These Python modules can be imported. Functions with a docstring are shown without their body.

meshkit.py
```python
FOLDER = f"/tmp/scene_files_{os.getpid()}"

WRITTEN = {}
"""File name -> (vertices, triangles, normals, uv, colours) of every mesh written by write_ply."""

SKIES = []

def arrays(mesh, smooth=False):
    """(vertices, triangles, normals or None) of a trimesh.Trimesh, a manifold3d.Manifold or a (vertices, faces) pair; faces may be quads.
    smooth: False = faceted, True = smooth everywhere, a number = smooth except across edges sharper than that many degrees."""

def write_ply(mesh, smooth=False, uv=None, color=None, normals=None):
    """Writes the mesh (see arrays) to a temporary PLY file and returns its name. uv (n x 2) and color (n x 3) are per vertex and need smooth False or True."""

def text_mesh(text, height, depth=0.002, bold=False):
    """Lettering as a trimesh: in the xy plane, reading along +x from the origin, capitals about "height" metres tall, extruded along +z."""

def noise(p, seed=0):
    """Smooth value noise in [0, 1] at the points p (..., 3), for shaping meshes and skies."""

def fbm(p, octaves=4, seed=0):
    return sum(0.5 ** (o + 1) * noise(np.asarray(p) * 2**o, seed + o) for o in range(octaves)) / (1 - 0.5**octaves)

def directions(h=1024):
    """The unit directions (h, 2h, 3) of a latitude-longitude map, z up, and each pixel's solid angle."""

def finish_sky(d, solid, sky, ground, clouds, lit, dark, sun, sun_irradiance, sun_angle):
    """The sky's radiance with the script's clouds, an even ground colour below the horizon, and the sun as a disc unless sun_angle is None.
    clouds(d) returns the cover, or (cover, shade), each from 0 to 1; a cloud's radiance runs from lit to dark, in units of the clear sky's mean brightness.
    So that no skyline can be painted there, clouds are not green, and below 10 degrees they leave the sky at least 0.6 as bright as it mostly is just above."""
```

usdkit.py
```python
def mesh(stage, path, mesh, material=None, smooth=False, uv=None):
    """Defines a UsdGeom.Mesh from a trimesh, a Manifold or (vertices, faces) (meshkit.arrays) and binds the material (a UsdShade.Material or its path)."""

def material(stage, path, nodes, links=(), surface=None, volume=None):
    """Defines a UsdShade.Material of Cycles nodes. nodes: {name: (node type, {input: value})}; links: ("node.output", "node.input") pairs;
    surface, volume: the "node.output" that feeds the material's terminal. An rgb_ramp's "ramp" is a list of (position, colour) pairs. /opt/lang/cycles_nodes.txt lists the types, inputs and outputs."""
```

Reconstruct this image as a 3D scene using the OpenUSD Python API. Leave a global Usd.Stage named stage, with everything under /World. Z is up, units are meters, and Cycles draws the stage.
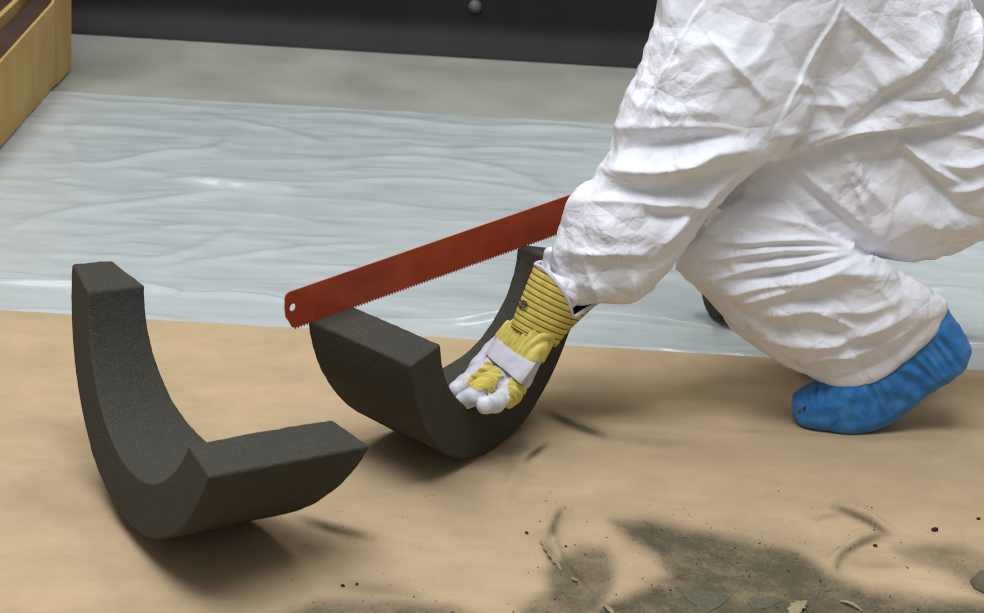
import math
import numpy as np, trimesh, usdkit, meshkit, shapely
import scipy.sparse as sp
import scipy.sparse.linalg as spl
import scipy.sparse.csgraph
from scipy.interpolate import LinearNDInterpolator, RegularGridInterpolator, PchipInterpolator
from shapely.geometry import Polygon, LineString
from pxr import Usd, UsdGeom, UsdLux, Gf, Sdf, Vt

stage = Usd.Stage.CreateInMemory()
UsdGeom.SetStageUpAxis(stage, UsdGeom.Tokens.z)
UsdGeom.SetStageMetersPerUnit(stage, 1.0)
UsdGeom.Xform.Define(stage, '/World')

# ------------------------------------------------------------------ camera
W, H = 984, 613
FPX, PITCH, ROLL, CAMH = 2500.5, 0.3505, 0.0611, 1.6
cp_, sp_ = math.cos(PITCH), math.sin(PITCH)
FW = np.array([0, cp_, -sp_]); RT = np.array([1., 0, 0]); UPV = np.cross(RT, FW)
cr, sr = math.cos(ROLL), math.sin(ROLL)
CX, CY = cr * RT + sr * UPV, -sr * RT + cr * UPV
CAM = np.array([0, 0, CAMH])
cam = UsdGeom.Camera.Define(stage, '/World/camera')
cam.AddTransformOp().Set(Gf.Matrix4d(*CX, 0, *CY, 0, *(-FW), 0, *CAM, 1))
cam.CreateHorizontalApertureAttr(36.0)
cam.CreateFocalLengthAttr(36.0 * FPX / W)
cam.CreateFStopAttr(9.0)
cam.CreateFocusDistanceAttr(4.15)
cam.CreateExposureAttr(-0.22)

# ------------------------------------------------------------------ light of the hall
dome = UsdLux.DomeLight.Define(stage, '/World/hall_ambient')
dome.CreateIntensityAttr(0.11); dome.CreateColorAttr(Gf.Vec3f(0.95, 0.975, 1.0))
def ceiling_light(name, x, y, z, w, d, power, col=(0.975, 0.985, 1.0)):
    l = UsdLux.RectLight.Define(stage, '/World/' + name)
    l.CreateWidthAttr(w); l.CreateHeightAttr(d); l.CreateIntensityAttr(power); l.CreateColorAttr(Gf.Vec3f(*col))
    l.AddTranslateOp().Set(Gf.Vec3d(x, y, z))
ceiling_light('ceiling_lamp', -2.2, 4.6, 5.0, 1.2, 3.0, 10.5)
ceiling_light('ceiling_lamp_001', 1.6, 7.0, 5.0, 1.2, 3.0, 11.5)
ceiling_light('ceiling_lamp_002', -1.5, 13.0, 5.5, 6.0, 1.2, 13)
ceiling_light('ceiling_lamp_003', -0.5, 1.9, 5.0, 3.6, 1.6, 13.5, (0.94, 0.975, 1.06))

# ------------------------------------------------------------------ helpers
def ray(px, py):
    u0, v0 = px - W / 2, py - H / 2
    return FW + (u0 / FPX) * CX - (v0 / FPX) * CY
def at_y(px, py, Y, k=0.0):                      # world point on the upright plane y = Y + k*z seen at a pixel
    d = ray(px, py); t = (Y + k * CAMH) / (d[1] - k * d[2])
    return CAM + t * d
def at_z(px, py, z=0.0):                         # world point on a level plane
    d = ray(px, py); return CAM + d * ((z - CAMH) / d[2])
def to_px(P):                                    # where a world point lies in the photograph (used when drafting shapes)
    Q = np.asarray(P, float) - CAM
    z = Q @ FW
    return np.stack([W / 2 + FPX * (Q @ CX) / z, H / 2 - FPX * (Q @ CY) / z], -1)
def smin(a, b, k):
    h = np.clip(0.5 + 0.5 * (b - a) / k, 0, 1)
    return b + (a - b) * h - k * h * (1 - h)
def sstep(a, b, x):
    t = np.clip((x - a) / (b - a), 0, 1); return t * t * (3 - 2 * t)
def round_cone(P, A, B, r1, r2):
    A, B = np.asarray(A, float), np.asarray(B, float)
    ba = B - A; t = np.clip(((P - A) @ ba) / (ba @ ba), 0, 1)
    return np.linalg.norm(P - A - t[..., None] * ba, axis=-1) - (r1 + (r2 - r1) * t)
def chain(P, pts, radii, k=0.012):
    f = None
    for i in range(len(pts) - 1):
        g = round_cone(P, pts[i], pts[i + 1], radii[i], radii[i + 1])
        f = g if f is None else smin(f, g, k)
    return f
def seg_dist(q, line):                           # distance of 2-D points to a polyline, signed side, and parameter 0..1 along it
    line = np.asarray(line, float); best = np.full(len(q), 1e9); side = np.zeros(len(q)); par = np.zeros(len(q))
    L = np.r_[0, np.cumsum(np.linalg.norm(np.diff(line, axis=0), axis=1))]
    for i in range(len(line) - 1):
        a, b = line[i], line[i + 1]; ba = b - a; l2 = ba @ ba
        t = np.clip(((q - a) @ ba) / l2, 0, 1); d = q - a - t[:, None] * ba
        n = np.hypot(d[:, 0], d[:, 1]); m = n < best
        best[m] = n[m]; side[m] = np.sign(ba[0] * d[m, 1] - ba[1] * d[m, 0]); par[m] = (L[i] + t[m] * math.sqrt(l2)) / L[-1]
    return best, side, par
def smooth_line(pts, n=6):
    pts = np.asarray(pts, float)
    if len(pts) < 3: return pts
    t = np.r_[0, np.cumsum(np.linalg.norm(np.diff(pts, axis=0), axis=1))]
    tt = np.linspace(0, t[-1], n * (len(pts) - 1) + 1)
    return np.stack([PchipInterpolator(t, pts[:, k])(tt) for k in range(2)], -1)

def surface_nets(F, org, st):
    s = F < 0
    nx, ny, nz = F.shape
    cnt = np.zeros((nx - 1, ny - 1, nz - 1), np.int8)
    for i in (0, 1):
        for j in (0, 1):
            for k in (0, 1):
                cnt += s[i:nx - 1 + i, j:ny - 1 + j, k:nz - 1 + k]
    act = (cnt > 0) & (cnt < 8)
    I = np.argwhere(act); idx = np.full(act.shape, -1, np.int64); idx[act] = np.arange(len(I))
    acc = np.zeros((len(I), 3)); num = np.zeros(len(I))
    for ax in range(3):
        o1, o2 = [a for a in range(3) if a != ax]
        for p in (0, 1):
            for q in (0, 1):
                c0 = I.copy(); c0[:, o1] += p; c0[:, o2] += q
                c1 = c0.copy(); c1[:, ax] += 1
                f0, f1 = F[tuple(c0.T)], F[tuple(c1.T)]
                m = (f0 < 0) != (f1 < 0)
                t = np.where(m, f0 / np.where(m, f0 - f1, 1), 0)
                pos = c0.astype(float); pos[:, ax] += t
                acc[m] += pos[m]; num[m] += 1
    V = np.asarray(org) + acc / num[:, None] * st
    faces = []
    for ax in range(3):
        o1, o2 = (ax + 1) % 3, (ax + 2) % 3
        sl0 = [slice(None)] * 3; sl1 = [slice(None)] * 3
        sl0[ax] = slice(0, -1); sl1[ax] = slice(1, None)
        a, b = s[tuple(sl0)], s[tuple(sl1)]
        E = np.argwhere(a != b)
        E = E[(E[:, o1] > 0) & (E[:, o2] > 0) & (E[:, o1] < F.shape[o1] - 1) & (E[:, o2] < F.shape[o2] - 1)]
        ins = a[tuple(E.T)]
        def c(d1, d2):
            X = E.copy(); X[:, o1] -= d1; X[:, o2] -= d2; return idx[tuple(X.T)]
        q = np.stack([c(1, 1), c(0, 1), c(0, 0), c(1, 0)], 1)
        q = np.where(ins[:, None], q, q[:, ::-1])
        faces.append(q)
    Q = np.vstack(faces)
    return V, np.vstack([Q[:, [0, 1, 2]], Q[:, [0, 2, 3]]])
def adjacency(V, F):
    e = np.vstack([F[:, [0, 1]], F[:, [1, 2]], F[:, [2, 0]]]); e = np.vstack([e, e[:, ::-1]])
    A = sp.csr_matrix((np.ones(len(e)), (e[:, 0], e[:, 1])), shape=(len(V), len(V))); A.data[:] = 1
    return sp.diags(1 / np.maximum(np.asarray(A.sum(1)).ravel(), 1)) @ A
def relax(V, F, n=4, lam=0.5, mu=-0.52, A=None):
    A = adjacency(V, F) if A is None else A
    for _ in range(n):
        V = V + lam * (A @ V - V); V = V + mu * (A @ V - V)
    return V
def vnormals(V, F):
    n = np.zeros_like(V); c = np.cross(V[F[:, 1]] - V[F[:, 0]], V[F[:, 2]] - V[F[:, 0]])
    for k in range(3): np.add.at(n, F[:, k], c)
    return n / np.maximum(np.linalg.norm(n, axis=1, keepdims=True), 1e-12)
def sdf_mesh(fun, lo, hi, st):
    ax = [np.arange(l, h + st, st) for l, h in zip(lo, hi)]
    G = np.stack(np.meshgrid(*ax, indexing='ij'), -1)
    V, F = surface_nets(fun(G), lo, st)
    return relax(V, F, 3), F
def tube_mesh(pts, r, sides=8, closed=False):
    p = np.asarray(pts, float); n = len(p)
    t = (np.roll(p, -1, 0) - np.roll(p, 1, 0)) if closed else np.gradient(p, axis=0)
    t /= np.linalg.norm(t, axis=1, keepdims=True)
    ref = np.array([0.3, 0.2, 0.93]); a = np.cross(t, ref); a /= np.linalg.norm(a, axis=1, keepdims=True); b = np.cross(t, a)
    ang = np.arange(sides) * 2 * np.pi / sides; r = np.broadcast_to(r, (n,))
    v = (p[:, None] + r[:, None, None] * (np.cos(ang)[None, :, None] * a[:, None] + np.sin(ang)[None, :, None] * b[:, None])).reshape(-1, 3)
    f = []
    for i in range(n if closed else n - 1):
        for j in range(sides):
            q = [i * sides + j, i * sides + (j + 1) % sides, ((i + 1) % n) * sides + (j + 1) % sides, ((i + 1) % n) * sides + j]
            f += [[q[0], q[2], q[1]], [q[0], q[3], q[2]]]
    if not closed:
        v = np.vstack([v, p[0], p[-1]]); k = n * sides
        for j in range(sides):
            f += [[k, j, (j + 1) % sides], [k + 1, (n - 1) * sides + (j + 1) % sides, (n - 1) * sides + j]]
    return np.asarray(v), np.asarray(f)
def join(ms):
    V, F, n = [], [], 0
    for v, f in ms:
        V.append(np.asarray(v, float)); F.append(np.asarray(f) + n); n += len(v)
    return np.vstack(V), np.vstack(F)
def tri(m): return np.array(m.vertices), np.array(m.faces)

used = {}
def obj(name, vf, mat, parent='/World', smooth=False, uv=None, var=None):
    path = parent if isinstance(parent, str) else str(parent.GetPath())
    key = path + '/' + name; k = used.get(key, 0); used[key] = k + 1
    m = usdkit.mesh(stage, key + (f'_{k:03d}' if k else ''), vf, mat, smooth=smooth, uv=uv)
    if var is not None:
        for nm, val in var.items():
            UsdGeom.PrimvarsAPI(m).CreatePrimvar(nm, Sdf.ValueTypeNames.FloatArray, 'vertex').Set(Vt.FloatArray.FromNumpy(np.asarray(val, np.float32)))
    return m.GetPrim()
def xform(name, loc=(0, 0, 0)):
    k = used.get(name, 0); used[name] = k + 1
    x = UsdGeom.Xform.Define(stage, '/World/' + name + (f'_{k:03d}' if k else '')); x.AddTranslateOp().Set(Gf.Vec3d(*map(float, loc)))
    return x.GetPrim()
def tag(p, label=None, cat=None, group=None, kind=None):
    for k, v in (('label', label), ('category', cat), ('group', group), ('kind', kind)):
        if v: p.SetCustomDataByKey(k, v)
    return p

# ------------------------------------------------------------------ materials
L = '/World/Looks/'
def srgb(r, g, b):
    return tuple(((c / 255) / 12.92 if c / 255 <= 0.04045 else ((c / 255 + 0.055) / 1.055) ** 2.4) for c in (r, g, b))
def mat(name, c1, c2, scale=20, rough=0.6, bump=0.0, bscale=200, detail=4, spec=0.5, sheen=0.0, dist=0.001, stretch=(1, 1, 1), metallic=0.0, coord='object'):
    nodes = {'tc': ('texture_coordinate', {}), 'mp': ('mapping', {'scale': stretch}), 'n': ('noise_texture', {'scale': scale, 'detail': detail}),
             'r': ('rgb_ramp', {'ramp': [(0.3, c1), (0.7, c2)]}),
             'p': ('principled_bsdf', {'roughness': rough, 'specular_ior_level': spec, 'sheen_weight': sheen, 'metallic': metallic})}
    links = [(f'tc.{coord}', 'mp.vector'), ('mp.vector', 'n.vector'), ('n.fac', 'r.fac'), ('r.color', 'p.base_color')]
    if bump:
        nodes['bn'] = ('noise_texture', {'scale': bscale, 'detail': 3}); nodes['b'] = ('bump', {'strength': bump, 'distance': dist})
        links += [('mp.vector', 'bn.vector'), ('bn.fac', 'b.height'), ('b.normal', 'p.normal')]
    return usdkit.material(stage, L + name, nodes, links, surface='p.BSDF')
M = {}
M['suit'] = usdkit.material(stage, L + 'suit', {
    'tc': ('texture_coordinate', {}), 'wn': ('noise_texture', {'scale': 5, 'detail': 2}), 'wa': ('vector_math', {'math_type': 'multiply_add', 'vector2': (0.06, 0.06, 0.06)}),
    'v0': ('voronoi_texture', {'feature': 'distance_to_edge', 'scale': 6.5}), 'k0': ('math', {'math_type': 'multiply_add', 'value2': 0.024}), 'v1': ('voronoi_texture', {'feature': 'distance_to_edge', 'scale': 15}), 'v2': ('voronoi_texture', {'feature': 'distance_to_edge', 'scale': 36}), 'v3': ('voronoi_texture', {'feature': 'distance_to_edge', 'scale': 85}),
    'k1': ('math', {'math_type': 'multiply', 'value2': 0.016}), 'k2': ('math', {'math_type': 'multiply_add', 'value2': 0.0045}), 'k3': ('math', {'math_type': 'multiply_add', 'value2': 0.0012}),
    'mn': ('noise_texture', {'scale': 5.5, 'detail': 2}), 'mr': ('map_range', {'from_min': 0.40, 'from_max': 0.66, 'to_min': 0.25, 'to_max': 1.0, 'clamp': True}), 'mm': ('math', {'math_type': 'multiply'}),
    'b': ('bump', {'strength': 1.0, 'distance': 1.0}), 'n': ('noise_texture', {'scale': 14, 'detail': 4}), 'r': ('rgb_ramp', {'ramp': [(0.3, (0.81, 0.81, 0.85)), (0.7, (0.86, 0.86, 0.90))]}),
    'p': ('principled_bsdf', {'roughness': 0.55, 'specular_ior_level': 0.35})},
    [('tc.object', 'wn.vector'), ('wn.color', 'wa.vector1'), ('tc.object', 'wa.vector3'), ('wa.vector', 'v1.vector'), ('wa.vector', 'v2.vector'), ('wa.vector', 'v3.vector'), ('v1.distance', 'k1.value1'),
     ('v2.distance', 'k2.value1'), ('k1.value', 'k2.value3'), ('v3.distance', 'k3.value1'), ('k2.value', 'k3.value3'), ('tc.object', 'mn.vector'), ('mn.fac', 'mr.value'), ('mr.result', 'mm.value1'), ('k3.value', 'mm.value2'), ('wa.vector', 'v0.vector'), ('v0.distance', 'k0.value1'), ('mm.value', 'k0.value3'), ('k0.value', 'b.height'), ('b.normal', 'p.normal'), ('tc.object', 'n.vector'), ('n.fac', 'r.fac'), ('r.color', 'p.base_color')], surface='p.BSDF')
M['foam'] = mat('foam', (0.041, 0.038, 0.030), (0.076, 0.071, 0.055), scale=420, detail=2, rough=0.95, bump=0.7, bscale=380, dist=0.0022, spec=0.15)
M['concrete'] = mat('concrete', srgb(150, 151, 140), srgb(172, 173, 160), scale=5, rough=0.55, bump=0.1, bscale=60, spec=0.3)
M['dark'] = mat('dark_paint', (0.017, 0.014, 0.014), (0.024, 0.020, 0.019), scale=6, rough=0.6, spec=0.25)
M['pale_wall'] = mat('pale_wall', srgb(170, 172, 168), srgb(178, 180, 176), scale=2, rough=0.8)
M['knob'] = mat('knob', (0.10, 0.095, 0.08), (0.13, 0.12, 0.10), rough=0.5)
M['card'] = mat('cardboard', srgb(178, 146, 88), srgb(196, 166, 104), scale=7, rough=0.85, bump=0.1, bscale=120, spec=0.15)
M['roll'] = mat('shade_brown', srgb(62, 48, 42), srgb(78, 62, 52), scale=9, rough=0.8, spec=0.15)  # dark brown that stands for the shade inside the box
M['blue'] = mat('blue_cover', srgb(34, 104, 168), srgb(58, 134, 196), scale=40, rough=0.65, bump=0.35, bscale=260, dist=0.001, spec=0.3, sheen=0.15)
M['leather'] = mat('pale_leather', (0.50, 0.48, 0.53), (0.64, 0.62, 0.66), scale=45, rough=0.8, bump=0.3, bscale=180, dist=0.001, spec=0.2)
M['tips'] = mat('worn_leather', (0.52, 0.53, 0.58), (0.74, 0.75, 0.79), scale=60, rough=0.75, bump=0.3, bscale=180, dist=0.001, spec=0.25)
M['yellow'] = mat('yellow_cloth', srgb(184, 166, 72), srgb(216, 200, 112), scale=60, rough=0.85, bump=0.3, bscale=300, dist=0.001, spec=0.15)
M['lining'] = mat('dark_lining', (0.05, 0.05, 0.055), (0.08, 0.08, 0.085), rough=0.9)
M['ink'] = mat('dark_print', (0.03, 0.028, 0.02), (0.05, 0.045, 0.03), rough=0.8)
M['skin'] = mat('skin', srgb(196, 150, 124), srgb(210, 164, 138), scale=12, rough=0.5)
M['eye'] = mat('eye', (0.02, 0.015, 0.01), (0.03, 0.02, 0.015), rough=0.2)
M['crumb'] = mat('foam_crumb', (0.02, 0.02, 0.019), (0.045, 0.044, 0.04), scale=300, rough=0.95, spec=0.1)
M['flake'] = mat('foam_flake', (0.10, 0.09, 0.062), (0.145, 0.13, 0.09), scale=150, rough=0.95, spec=0.1, bump=0.6, bscale=220, dist=0.002)
M['scrap'] = mat('pale_paper', srgb(136, 122, 88), srgb(158, 143, 106), scale=30, rough=0.8)
# painted saw steel: red lacquer, streaked along the blade
M['saw'] = mat('red_lacquer', (0.29, 0.036, 0.013), (0.42, 0.066, 0.020), scale=16, rough=0.42, stretch=(1, 1, 1), bump=0.08, bscale=60, spec=0.28)
# yellow cuff cloth with dark stitched rows: uv.y counts the rows
M['cuff'] = usdkit.material(stage, L + 'cuff_cloth', {
    'uv': ('uvmap', {'attribute': 'st'}), 'sx': ('separate_xyz', {}), 'fr': ('math', {'math_type': 'fraction'}),
    'lr': ('rgb_ramp', {'ramp': [(0.0, (1, 1, 1)), (0.13, (1, 1, 1)), (0.2, (0, 0, 0)), (0.93, (0, 0, 0)), (1.0, (1, 1, 1))]}),
    'tc': ('texture_coordinate', {}), 'n': ('noise_texture', {'scale': 60, 'detail': 4}), 'r': ('rgb_ramp', {'ramp': [(0.3, srgb(186, 168, 74)), (0.7, srgb(212, 195, 104))]}),
    'mx': ('mix_color', {'b': srgb(104, 92, 40)}), 'p': ('principled_bsdf', {'roughness': 0.85, 'specular_ior_level': 0.15})},
    [('uv.UV', 'sx.vector'), ('sx.y', 'fr.value1'), ('fr.value', 'lr.fac'), ('lr.color', 'mx.fac'), ('tc.object', 'n.vector'), ('n.fac', 'r.fac'), ('r.color', 'mx.a'), ('mx.result', 'p.base_color')], surface='p.BSDF')
# kraft paper, with foam dust lying where the vertex attribute says
M['paper'] = usdkit.material(stage, L + 'kraft_paper', {
    'tc': ('texture_coordinate', {}), 'mp': ('mapping', {'scale': (1.0, 1.5, 1.0)}), 'n': ('noise_texture', {'scale': 7, 'detail': 7, 'roughness': 0.68}),
    'r': ('rgb_ramp', {'ramp': [(0.3, srgb(172, 149, 114)), (0.7, srgb(190, 166, 130))]}),
    'd': ('attribute', {'attribute': 'dust'}), 'dn': ('noise_texture', {'scale': 160, 'detail': 5, 'roughness': 0.7}), 'dl': ('noise_texture', {'scale': 14, 'detail': 5, 'roughness': 0.65}),
    'm1': ('math', {'math_type': 'multiply_add', 'value2': 0.85, 'value3': -0.425}), 'm1b': ('math', {'math_type': 'multiply_add', 'value2': 1.25, 'value3': -0.625}),
    'a1': ('math', {'math_type': 'add'}), 'w': ('math', {'math_type': 'multiply'}), 'a2': ('math', {'math_type': 'add', 'use_clamp': True}),
    'dr': ('rgb_ramp', {'ramp': [(0.0, srgb(70, 63, 46)), (1.0, srgb(98, 91, 68))]}),
    'mx': ('mix_color', {}), 'bn': ('noise_texture', {'scale': 90, 'detail': 3}), 'b': ('bump', {'strength': 0.12, 'distance': 0.002}),
    'p': ('principled_bsdf', {'roughness': 0.8, 'specular_ior_level': 0.2})},
    [('tc.object', 'mp.vector'), ('mp.vector', 'n.vector'), ('n.fac', 'r.fac'), ('tc.object', 'dn.vector'), ('tc.object', 'dl.vector'), ('tc.object', 'bn.vector'), ('bn.fac', 'b.height'), ('b.normal', 'p.normal'),
     ('dn.fac', 'm1.value1'), ('dl.fac', 'm1b.value1'), ('m1.value', 'a1.value1'), ('m1b.value', 'a1.value2'), ('a1.value', 'w.value1'), ('d.fac', 'w.value2'), ('w.value', 'a2.value1'), ('d.fac', 'a2.value2'),
     ('dn.fac', 'dr.fac'), ('r.color', 'mx.a'), ('dr.color', 'mx.b'), ('a2.value', 'mx.fac'), ('mx.result', 'p.base_color')], surface='p.BSDF')
# milky polythene film
M['film'] = usdkit.material(stage, L + 'polythene', {
    'tc': ('texture_coordinate', {}), 'mp': ('mapping', {'scale': (1.0, 2.5, 1.0)}), 'n': ('noise_texture', {'scale': 7, 'detail': 5}),
    'r': ('rgb_ramp', {'ramp': [(0.3, srgb(188, 196, 195)), (0.7, srgb(204, 211, 209))]}),
    'bn': ('noise_texture', {'scale': 26, 'detail': 4, 'distortion': 0.8}), 'b': ('bump', {'strength': 0.2, 'distance': 0.004}),
    'p': ('principled_bsdf', {'roughness': 0.33, 'specular_ior_level': 0.35, 'coat_weight': 0.32, 'coat_roughness': 0.10}), 't': ('transparent_bsdf', {}), 'm': ('mix_closure', {'fac': 0.16})},
    [('tc.object', 'mp.vector'), ('mp.vector', 'n.vector'), ('n.fac', 'r.fac'), ('r.color', 'p.base_color'), ('mp.vector', 'bn.vector'), ('bn.fac', 'b.height'), ('b.normal', 'p.normal'),
     ('p.BSDF', 'm.closure1'), ('t.BSDF', 'm.closure2')], surface='m.closure')

# ------------------------------------------------------------------ setting
def box(x0, x1, y0, y1, z0, z1, bev=0.0):
    b = trimesh.creation.box(extents=(x1 - x0, y1 - y0, z1 - z0)); b.apply_translation(((x0 + x1) / 2, (y0 + y1) / 2, (z0 + z1) / 2)); return tri(b)
tag(obj('floor', box(-6, 6, -1.5, 10.2, -0.1, 0.0), M['concrete']), 'grey concrete floor of the hall', kind='structure')
prof = Polygon([(0.0, 0.0), (0.004, 0.010), (0.016, 0.022), (0.034, 0.040), (0.045, 0.062), (0.050, 0.09), (0.055, 2.6), (0.25, 2.6), (0.25, 0.0)])
v, f = tri(trimesh.creation.extrude_polygon(prof, 6.62, engine='earcut')); v = np.stack([v[:, 2] - 6.0, v[:, 0] + 6.205, v[:, 1]], -1)
wb = tag(obj('wall_back', (v, f), M['dark'], smooth=30), 'dark low panelled wall along the back of the floor', kind='structure')
tag(obj('wall_far', box(-6, 6, 10.0, 10.2, 0.0, 3.2), M['pale_wall']), 'pale wall far behind the crouching worker', kind='structure')
kb = trimesh.creation.revolve(np.array([(0, 0.0), (0.016, 0.0), (0.017, 0.006), (0.013, 0.013), (0.006, 0.017), (0, 0.018)]), sections=20)
kb.apply_transform(trimesh.transformations.rotation_matrix(math.pi / 2, (1, 0, 0))); kb.apply_translation(at_y(475, 6, 6.255))
obj('bolt', tri(kb), M['knob'], wb, smooth=35).SetCustomDataByKey('label', 'small grey round bolt head')

# ------------------------------------------------------------------ ground sheets
def sheet(xs, ys, zf, thick=0.0006):
    X, Y = np.meshgrid(xs, ys, indexing='ij'); Z = zf(X, Y)
    V = np.stack([X, Y, Z], -1).reshape(-1, 3); n, m = len(xs), len(ys)
    i, j = np.meshgrid(np.arange(n - 1), np.arange(m - 1), indexing='ij'); a = (i * m + j).ravel()
    F = np.vstack([np.stack([a, a + m, a + m + 1], 1), np.stack([a, a + m + 1, a + 1], 1)])
    return V, F
def ground_line(pts, z=0): return smooth_line([at_z(x, y, z)[:2] for x, y in pts])
def ridges(X, Y, lines):
    q = np.stack([X.ravel(), Y.ravel()], -1); z = np.zeros(len(q))
    for pts, amp, w in lines:
        d, s, t = seg_dist(q, ground_line(pts)); fade = np.sin(np.pi * np.clip(t, 0.02, 0.98)) ** 0.6
        z += amp * fade * np.exp(-(d / w) ** 2)
    return z.reshape(X.shape)
film_lines = [([(0, 236), (60, 216), (140, 205), (200, 198), (300, 190)], 0.007, 0.02), ([(40, 166), (110, 166), (160, 156), (215, 151), (232, 140), (234, 124)], 0.007, 0.018),
              ([(170, 181), (215, 186), (240, 190), (300, 192)], 0.020, 0.012), ([(200, 115), (240, 124), (280, 132), (330, 150)], 0.006, 0.018),
              ([(-40, 283), (0, 285), (70, 288), (150, 292), (200, 300)], 0.016, 0.012), ([(160, 271), (220, 262), (300, 252), (380, 247)], 0.006, 0.016),
              ([(30, 255), (150, 262), (220, 241), (260, 215)], 0.005, 0.018), ([(300, 112), (380, 120), (470, 128), (560, 130), (620, 138)], 0.006, 0.02),
              ([(320, 166), (420, 160), (500, 172), (560, 204)], 0.006, 0.018), ([(330, 186), (430, 182), (520, 192), (570, 212)], 0.005, 0.016),
              ([(380, 140), (440, 152), (520, 152), (600, 160)], 0.006, 0.018), ([(90, 120), (70, 140), (80, 160), (60, 190)], 0.006, 0.02),
              ([(380, 322), (440, 327), (520, 318), (620, 322), (700, 330), (760, 345)], 0.020, 0.011), ([(560, 282), (640, 272), (700, 288), (760, 300)], 0.012, 0.014),
              ([(900, 330), (950, 342), (1010, 345)], 0.022, 0.011), ([(880, 300), (950, 292), (1000, 300)], 0.006, 0.018), ([(170, 300), (230, 298), (300, 306)], 0.01, 0.012),
              ([(0, 312), (60, 314), (130, 318), (200, 326)], 0.006, 0.012), ([(560, 345), (620, 352), (700, 355)], 0.010, 0.012)]
def film_z(X, Y):
    q = np.stack([X * 2.2 + 0.25 * np.sin(3 * Y), Y * 9, 0 * X], -1)
    n = np.abs(meshkit.fbm(q, 3, 5) - 0.5) * 2
    m = np.abs(meshkit.fbm(np.stack([X * 6 + 2 * Y, Y * 16 - 3 * X, 0 * X + 3], -1), 2, 9) - 0.5) * 2
    z = 0.003 + 0.0036 * (1 - n) ** 3 + 0.0015 * (1 - m) ** 3 + 0.8 * ridges(X, Y, film_lines)
    return 0.002 + (z - 0.002) * sstep(4.13, 4.20, Y) * (1 - (1 - sstep(-1.10, -1.06, X)) * sstep(4.5, 4.56, Y))
def film_edge(X):
    return 0.02 * (meshkit.noise(np.stack([X * 3, 0 * X, 0 * X], -1), 3) - 0.5)
V, F = sheet(np.arange(-2.4, 2.4, 0.010), np.arange(4.10, 5.655, 0.006), film_z)
V[:, 1] += film_edge(V[:, 0]) * sstep(5.2, 5.65, V[:, 1]) + 0.022 * V[:, 0] * sstep(5.0, 5.65, V[:, 1])
tag(obj('plastic_sheet', (V, F), M['film'], smooth=True), 'wrinkled milky plastic sheet spread on the floor behind the brown paper', 'plastic sheet')

paper_lines = [([(835, 508), (855, 514), (888, 533)], 0.010, 0.008), ([(888, 533), (856, 545), (838, 560), (836, 575)], 0.008, 0.009), ([(550, 530), (556, 560), (575, 588), (607, 612)], 0.014, 0.009),
               ([(545, 540), (563, 520), (570, 505)], 0.006, 0.008), ([(540, 412), (575, 426), (612, 438), (680, 440)], 0.007, 0.010), ([(300, 517), (330, 530), (372, 538)], 0.005, 0.008),
               ([(800, 575), (860, 562), (930, 566), (984, 585)], 0.010, 0.02), ([(760, 540), (800, 520), (850, 512)], 0.004, 0.012), ([(500, 520), (520, 470), (548, 442)], 0.006, 0.012),
               ([(640, 610), (660, 590), (720, 588)], 0.006, 0.015), ([(0, 470), (120, 440), (260, 410)], 0.003, 0.05), ([(600, 480), (760, 470), (984, 480)], 0.004, 0.05), ([(860, 600), (900, 585), (984, 606)], 0.006, 0.012),
               ([(20, 360), (180, 352), (300, 372)], 0.003, 0.03), ([(640, 380), (740, 395), (800, 440)], 0.003, 0.03), ([(600, 420), (700, 436), (860, 446), (984, 440)], 0.004, 0.02)]
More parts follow.
